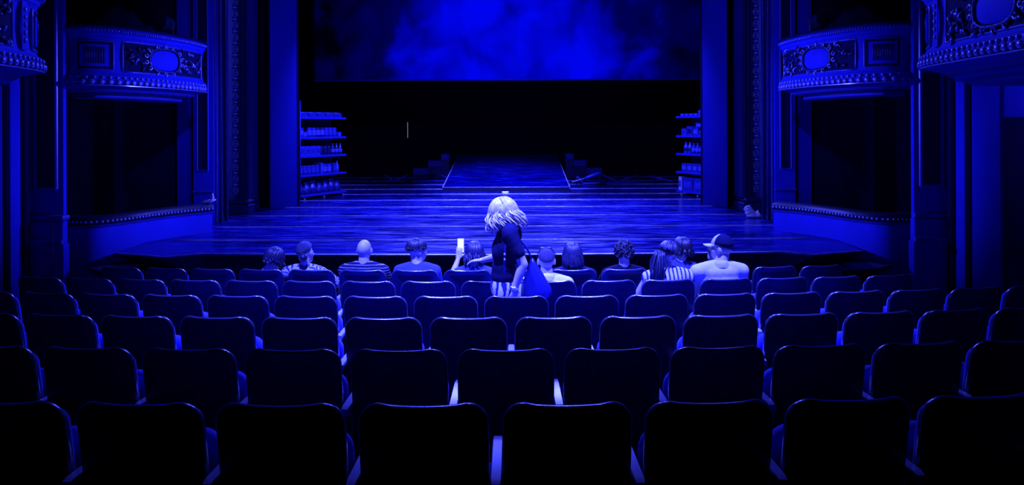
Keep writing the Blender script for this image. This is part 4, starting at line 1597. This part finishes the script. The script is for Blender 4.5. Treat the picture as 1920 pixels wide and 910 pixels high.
t, T = seated((5, -2), 'person with short dark hair and glasses turning to the right, pale shirt', 1.145, (0.0, 0.0), yaw=-58, pitch=2, roll=0, sw=0.185, shirt='cloth_light', sleeve=0.7)
addhair(t, hair_cap(T, 52, 78, 108, 0.016, seed=5, lump=0.012), 'hair_dark')
addhair(t, strands(T, 50, 0.012, (0, 0, -1), seed=8, az_lo=40, stop=82, wave=0.004, grow=0.016, phi0=(2, 50)), 'hair_dark', 'hair_locks')
gl = MB()
for s_ in (-1, 1):
    gl.tube([T @ Vector((s_ * 0.034 + 0.024 * math.cos(a), 0.100, 0.0 + 0.019 * math.sin(a))) for a in [2 * PI * q / 14 for q in range(15)]], 0.0028, 6, caps=False)
    gl.tube([T @ Vector((s_ * 0.058, 0.098, 0.004)), T @ Vector((s_ * 0.082, 0.05, 0.006)), T @ Vector((s_ * 0.084, -0.01, 0.0))], 0.0026, 6)
gl.tube([T @ Vector((-0.010, 0.101, 0.004)), T @ Vector((0.010, 0.101, 0.004))], 0.0028, 6)
obj('glasses', gl, 'blackmetal', t, smooth=True)

t, T = seated((5, -1), 'person with shoulder-length wavy hair holding up a bright phone', 1.115, (0.06, 0.0), yaw=10, pitch=4, roll=3, sw=0.165, shirt='cloth_light', sleeve=0.6, hands='phone', female=True)
addhair(t, hair_cap(T, 48, 90, 118, 0.014, seed=6, lump=0.010), 'hair_mid')
addhair(t, strands(T, 110, 0.13, (0, 0, -1), seed=9, az_lo=48, stop=98, wave=0.010, spread=0.12, grow=0.012), 'hair_mid', 'hair_locks')
X, Y, Z, A = SEATS[(5, -1)]
ph = empty('phone', (X - 0.105, Y + 0.545, Z + 1.115 - 0.19), A, 'bright white phone held up in front of the stage edge', 'phone')
ph.rotation_euler = (R(-6), 0, A)
b = MB(); b.bbox(-0.037, 0.037, -0.004, 0.004, 0.03, 0.185, 0.003); obj('phone_body', b, 'white', ph)
b = MB(); b.box(-0.033, 0.033, -0.0052, -0.0041, 0.036, 0.179); obj('phone_display', b, 'phone', ph)

t, T = seated((5, 1), 'person with long straight hair and dark top in the front row', 1.100, (0.02, 0.0), yaw=0, pitch=2, roll=0, sw=0.185, shirt='cloth_navy', sleeve=0.7, female=True)
addhair(t, hair_cap(T, 48, 92, 120, 0.014, seed=7), 'hair_mid')
addhair(t, strands(T, 130, 0.15, (0, -0.03, -1), seed=10, az_lo=50, stop=92, wave=0.004, spread=0.22, grow=0.012), 'hair_mid', 'hair_locks')

t, T = seated((5, 2), 'person with a round mop of dark curly hair', 1.105, (0.03, 0.0), yaw=-4, pitch=2, roll=0, sw=0.18, shirt='cloth_dark', sleeve=0.7)
addhair(t, hair_cap(T, 45, 88, 104, 0.018, seed=8, lump=0.016), 'hair_dark')
addhair(t, curls(T, 230, 5), 'hair_dark', 'curls')

t, T = seated((5, 3), 'dark-haired person half hidden behind the ponytailed person', 1.140, (0.09, 0.02), head_dx=0.04, yaw=12, pitch=5, roll=5, sw=0.16, shirt='cloth_light', sleeve=0.6, female=True)
addhair(t, hair_cap(T, 48, 90, 118, 0.016, seed=9, lump=0.012), 'hair_dark')
addhair(t, strands(T, 80, 0.08, (0, 0, -1), seed=12, az_lo=50, stop=100, wave=0.008, spread=0.08, grow=0.014), 'hair_dark', 'hair_locks')

t, T = seated((5, 4), 'person in dark clothes hidden behind the person in the cap', 1.060, (-0.02, 0.06), yaw=0, pitch=8, roll=0, sw=0.19, shirt='cloth_navy', sleeve=0.8)
addhair(t, hair_cap(T, 50, 85, 110, 0.012, seed=10), 'hair_dark')

# --- second row of people
t, T = seated((4, 0), 'person with cropped hair, white collar shirt and sunglasses on head', 1.125, (-0.01, 0.0), yaw=0, pitch=0, roll=0, sw=0.185, shirt='cloth_white', sleeve=0.8, collar=True, voxel=0.009)
addhair(t, hair_cap(T, 52, 84, 106, 0.004, seed=11, lump=0.0015), 'hair_crop')
sg = MB()
pts = [T @ Vector((0.082 * math.cos(a), 0.005 + 0.0 * math.sin(a), 0.04 + 0.078 * math.sin(a))) for a in [R(-18 + 216 * q / 18) for q in range(19)]]
sg.tube(pts, 0.0055, 6)
for s_ in (-1, 1):
    sg.ell(T @ Vector((s_ * 0.03, 0.045, 0.108)), (0.027, 0.018, 0.010))
obj('sunglasses', sg, 'blackmetal', t, smooth=True)

t, T = seated((4, 2), 'person with a long ponytail and sleeveless striped top leaning right', 1.170, (0.06, 0.02), yaw=-35, pitch=16, roll=14, sw=0.19, shirt='cloth_stripe_light', sleeve=0.0, female=True, shirt_name='top', voxel=0.009)
addhair(t, hair_cap(T, 50, 88, 116, 0.012, seed=12, lump=0.006), 'hair_dark')
pt = MB()
rn = random.Random(21)
base = T @ Vector((-0.03, -0.105, 0.0))
for q in range(60):
    a = rn.uniform(0, 6.28); rr_ = rn.uniform(0, 0.012)
    o2 = Vector((math.cos(a), math.sin(a), 0))
    pts = []
    for j in range(9):
        u = j / 8
        wid = rr_ + (0.07 * math.sin(PI * min(1, 0.15 + u * 0.75))) * rn.uniform(0.6, 1.0) * (rr_ / 0.012)
        pts.append(base + Vector((-0.045 * math.sin(u * 2.2) - 0.01, -0.035 * math.sin(PI * u), -0.36 * u + 0.01)) + o2 * wid + Vector((0.004 * math.sin(7 * u + a), 0, 0)))
    pt.tube(pts, [0.006, 0.008, 0.009, 0.009, 0.009, 0.008, 0.007, 0.006, 0.003], 5)
addhair(t, pt, 'hair_mid', 'ponytail')
addhair(t, strands(T, 70, 0.0, (0, 0, -1), seed=13, az_lo=40, stop=88, wave=0.0, grow=0.010, phi0=(5, 35)), 'hair_mid', 'hair_locks')
tb = MB(); tb.tube([base + Vector((0.016 * math.cos(a), 0.005, 0.016 * math.sin(a))) for a in [2 * PI * q / 12 for q in range(13)]], 0.006, 6, caps=False)
obj('hair_tie', tb, 'cloth_dark', t, smooth=True)

t, T = seated((4, 3), 'person in a pale shirt and a white-fronted baseball cap facing left', 1.225, (0.0, 0.0), yaw=52, pitch=0, roll=2, sw=0.215, shirt='cloth_white', sleeve=1.0, collar=True, voxel=0.009, head_dx=0.03)
addhair(t, hair_cap(T, 60, 90, 112, 0.004, seed=13, lump=0.001), 'hair_crop')
# cap: rear crown, front panel, visor
cp = MB(); rings = []
for i in range(11):
    rings.append([T @ Vector(((0.073 + 0.014) * math.sin(az) * math.sin(ph_), -0.012 + (0.092 + 0.014) * math.cos(az) * math.sin(ph_), 0.026 + (0.09 + 0.016) * math.cos(ph_)))
                  for az in [2 * PI * j / 32 for j in range(32)] for ph_ in [R(84) * max(0.02, i / 10)]])
cp.loft(rings)
obj('cap_crown', cp, 'cloth_navy', t, smooth=True)
cp = MB(); rings = []
for i in range(9):
    ph_ = R(15 + 70 * i / 8)
    rings.append([T @ Vector(((0.073 + 0.0165) * math.sin(az) * math.sin(ph_), -0.012 + (0.092 + 0.0165) * math.cos(az) * math.sin(ph_), 0.026 + (0.09 + 0.0185) * math.cos(ph_)))
                  for az in [R(-58 + 116 * j / 16) for j in range(17)]])
cp.loft(rings, closed=False)
obj('cap_front', cp, 'white', t, smooth=True)
cp = MB(); tp, lo = [], []
for i in range(5):
    u = i / 4
    tp.append([T @ Vector((0.086 * math.sin(az) * (1 - 0.10 * u), -0.012 + 0.105 * math.cos(az) + 0.075 * u * (0.35 + 0.65 * math.cos(az)), 0.036 - 0.008 * u - 0.012 * abs(math.sin(az)) * u)) for az in [R(-62 + 124 * j / 14) for j in range(15)]])
    lo.append([p - Vector((0, 0, 0.006)) for p in tp[-1]])
cp.loft(tp, closed=False); cp.loft(lo, closed=False)
cp.loft([tp[-1], lo[-1]], closed=False); cp.loft([tp[0], lo[0]], closed=False)
obj('visor', cp, 'white', t, smooth='auto')
for az in (R(-22), R(22)):
    st = MB(); st.tube([T @ Vector(((0.0905) * math.sin(az) * math.sin(p_), -0.012 + 0.1095 * math.cos(az) * math.sin(p_), 0.026 + 0.1095 * math.cos(p_))) for p_ in [R(16 + 66 * q / 8) for q in range(9)]], 0.003, 5)
    obj('cap_seam', st, 'cloth_navy', t, smooth=True)


# --- standing person walking along the row to the left
WX, WY = -0.02, 5.55
WZ = fz(WY)
wt = empty('person', (WX, WY, WZ), 0, 'standing person with long blond hair, dark top and shoulder bag edging along the row', 'person')


def W(x, y, z):
    """local: x along the picture (left negative), y away from the camera, z above the floor"""
    return Vector((x, y, z))


hc = W(-0.065, 0.0, 1.485)
T = Matrix.Translation(hc) @ Matrix.Rotation(R(84), 4, 'Z') @ Matrix.Rotation(R(-14), 4, 'X')
bd, sh, tr = MB(), MB(), MB()
head_parts(bd, T, True, W(-0.005, 0.0, 1.38), 0.046)
tors = [(W(-0.02, 0.0, 0.92), (0.125, 0.165, 0.13)), (W(-0.03, 0.0, 1.05), (0.105, 0.135, 0.12)), (W(-0.025, 0.0, 1.20), (0.110, 0.150, 0.13)), (W(-0.005, 0.0, 1.32), (0.09, 0.15, 0.08))]
for b_, g in ((bd, 0.0), (sh, 0.016)):
    for c, r_ in tors[0 if b_ is bd else 1:]:
        b_.ell(c, tuple(q + g for q in r_), nu=18, nv=12)
    b_.limb([(W(0.0, -0.175, 1.355), 0.052 + g), (W(0.0, -0.07, 1.385), 0.05 + g), (W(0.0, 0.07, 1.385), 0.05 + g), (W(0.0, 0.175, 1.355), 0.052 + g)], 12)
for sx in (-0.05, 0.05):
    bd.ell(W(-0.09, sx * 1.4, 1.18), (0.045, 0.06, 0.06)); sh.ell(W(-0.09, sx * 1.4, 1.18), (0.058, 0.07, 0.075))
sh.ell(W(-0.025, 0, 0.99), (0.135, 0.165, 0.09))
# near arm, hanging with the elbow back
s0, el, wr = W(0.0, -0.185, 1.345), W(0.105, -0.225, 1.12), W(0.03, -0.235, 0.925)
bd.limb([(s0, 0.050), (s0.lerp(el, 0.5), 0.045), (el, 0.038)]); bd.limb([(el, 0.038), (el.lerp(wr, 0.35), 0.038), (wr, 0.025)])
hand(bd, wr, (0.35, -0.05, -1), (0.3, -1, 0.0), 1, 0.30, 1.0)
sh.limb([(s0, 0.064), (s0.lerp(el, 0.35), 0.060), (s0.lerp(el, 0.62), 0.058)])
# far arm reaching forward along the seat backs
s1, el1, wr1 = W(-0.01, 0.185, 1.345), W(-0.06, 0.29, 1.10), W(-0.235, 0.43, 1.03)
bd.limb([(s1, 0.050), (s1.lerp(el1, 0.5), 0.044), (el1, 0.037)]); bd.limb([(el1, 0.037), (el1.lerp(wr1, 0.35), 0.036), (wr1, 0.024)])
hand(bd, wr1, (-1, 0.35, -0.15), (0, 0, 1), 1, 0.35, 1.0)
sh.limb([(s1, 0.066), (s1.lerp(el1, 0.75), 0.060)])
for sy_, kx in ((-0.09, -0.03), (0.09, 0.03)):
    hp, kn, an = W(-0.015, sy_, 0.87), W(kx - 0.02, sy_, 0.47), W(kx + 0.03, sy_, 0.08)
    bd.limb([(hp, 0.09), (kn, 0.056)]); bd.limb([(kn, 0.056), (kn.lerp(an, 0.3), 0.056), (an, 0.035)])
    bd.ell((an.x - 0.06, an.y, 0.035), (0.12, 0.042, 0.036))
    tr.limb([(hp, 0.115), (kn, 0.085)]); tr.limb([(kn, 0.085), (an, 0.075)])
tr.ell(W(-0.02, 0, 0.90), (0.145, 0.185, 0.13))
link('body', remesh(bd, 0.0065, 3, 'body'), 'skin', wt)
link('top', remesh(sh, 0.012, 3, 'top'), 'cloth_navy', wt)
link('trousers', remesh(tr, 0.014, 3, 'trousers'), 'cloth_zigzag', wt)
eyes(T, wt)
addhair(wt, hair_cap(T, 56, 92, 122, 0.020, seed=20, lump=0.010), 'hair_blond')
addhair(wt, strands(T, 130, 0.15, (0.10, 0, -1), seed=30, az_lo=40, wave=0.018, spread=0.12, grow=0.020, rad=0.0075, jitter=0.6, stop=96, phi0=(3, 70)), 'hair_blond', 'hair_locks')
addhair(wt, strands(T, 70, 0.15, (0.42, 0, -1), seed=31, az_lo=120, az_hi=240, wave=0.014, spread=0.25, grow=0.022, rad=0.0085, jitter=0.4, stop=100, phi0=(20, 80)), 'hair_blond', 'hair_locks')
addhair(wt, strands(T, 40, 0.15, (-0.02, 0, -1), seed=32, az_lo=24, az_hi=95, wave=0.014, spread=0.10, grow=0.020, rad=0.008, jitter=0.4, stop=86, phi0=(10, 50)), 'hair_blond', 'hair_locks')
addhair(wt, strands(T, 40, 0.15, (-0.02, 0, -1), seed=33, az_lo=265, az_hi=336, wave=0.014, spread=0.10, grow=0.020, rad=0.008, jitter=0.4, stop=86, phi0=(10, 50)), 'hair_blond', 'hair_locks')
# wrist watch
b = MB()
wd_ = (wr - el).normalized(); pw = el.lerp(wr, 0.93)
a_ = wd_.orthogonal().normalized(); e_ = wd_.cross(a_)
b.tube([pw + (a_ * math.cos(q) + e_ * math.sin(q)) * 0.030 for q in [2 * PI * j / 16 for j in range(17)]], 0.008, 6, caps=False)
b.ell(pw + Vector((0, -0.033, 0)), (0.018, 0.008, 0.018))
obj('watch', b, 'watch', wt, smooth=True)

# shoulder bag (held by her: a thing of its own)
bg = empty('shoulder_bag', (WX + 0.20, WY - 0.10, WZ + 0.80), 0, 'large soft blue shoulder bag hanging behind the standing person', 'bag')
b = MB()
rings = []
for i, (u, wl, wr_, dp) in enumerate(((0.0, -0.10, 0.10, 0.05), (0.012, -0.125, 0.135, 0.065), (0.08, -0.125, 0.125, 0.075), (0.16, -0.105, 0.085, 0.07), (0.24, -0.07, 0.045, 0.05), (0.31, -0.045, 0.005, 0.03), (0.345, -0.035, -0.015, 0.016))):
    ring = []
    for k in range(20):
        a = 2 * PI * k / 20
        cx, hw = (wl + wr_) / 2, (wr_ - wl) / 2
        c, s_ = math.cos(a), math.sin(a)
        ring.append((cx + hw * math.copysign(abs(c) ** 0.8, c), dp * math.copysign(abs(s_) ** 0.8, s_) * (1 + 0.06 * math.sin(3 * a + i)), u - 0.035 * (1 - u / 0.35) * (0.5 - 0.5 * c) * 0.6 + (0.05 * (1 - u / 0.345) * max(0, c))))
    rings.append(ring)
b.loft(rings)
obj('bag_body', b, 'leather', bg, smooth=True)
b = MB()
b.tube([(-0.025, 0.0, 0.335), (-0.06, -0.03, 0.42), (-0.12, -0.05, 0.50), (-0.185, -0.08, 0.585), (-0.20, -0.02, 0.632), (-0.19, 0.05, 0.628), (-0.17, 0.10, 0.58)], 0.011, 8, flat=0.5)
obj('strap', b, 'leather', bg, smooth=True)
b = MB()
b.tube([(-0.20, -0.0, 0.630), (-0.215, -0.09, 0.56), (-0.235, -0.115, 0.45), (-0.24, -0.12, 0.36), (-0.245, -0.11, 0.25)], 0.009, 8, flat=0.5)
obj('strap', b, 'leather', bg, smooth=True)
b = MB()
for q in (0.40, 0.36):
    b.ell((-0.24, -0.128, q), (0.010, 0.006, 0.010), nu=8, nv=6)
obj('buckle', b, 'watch', bg, smooth=True)
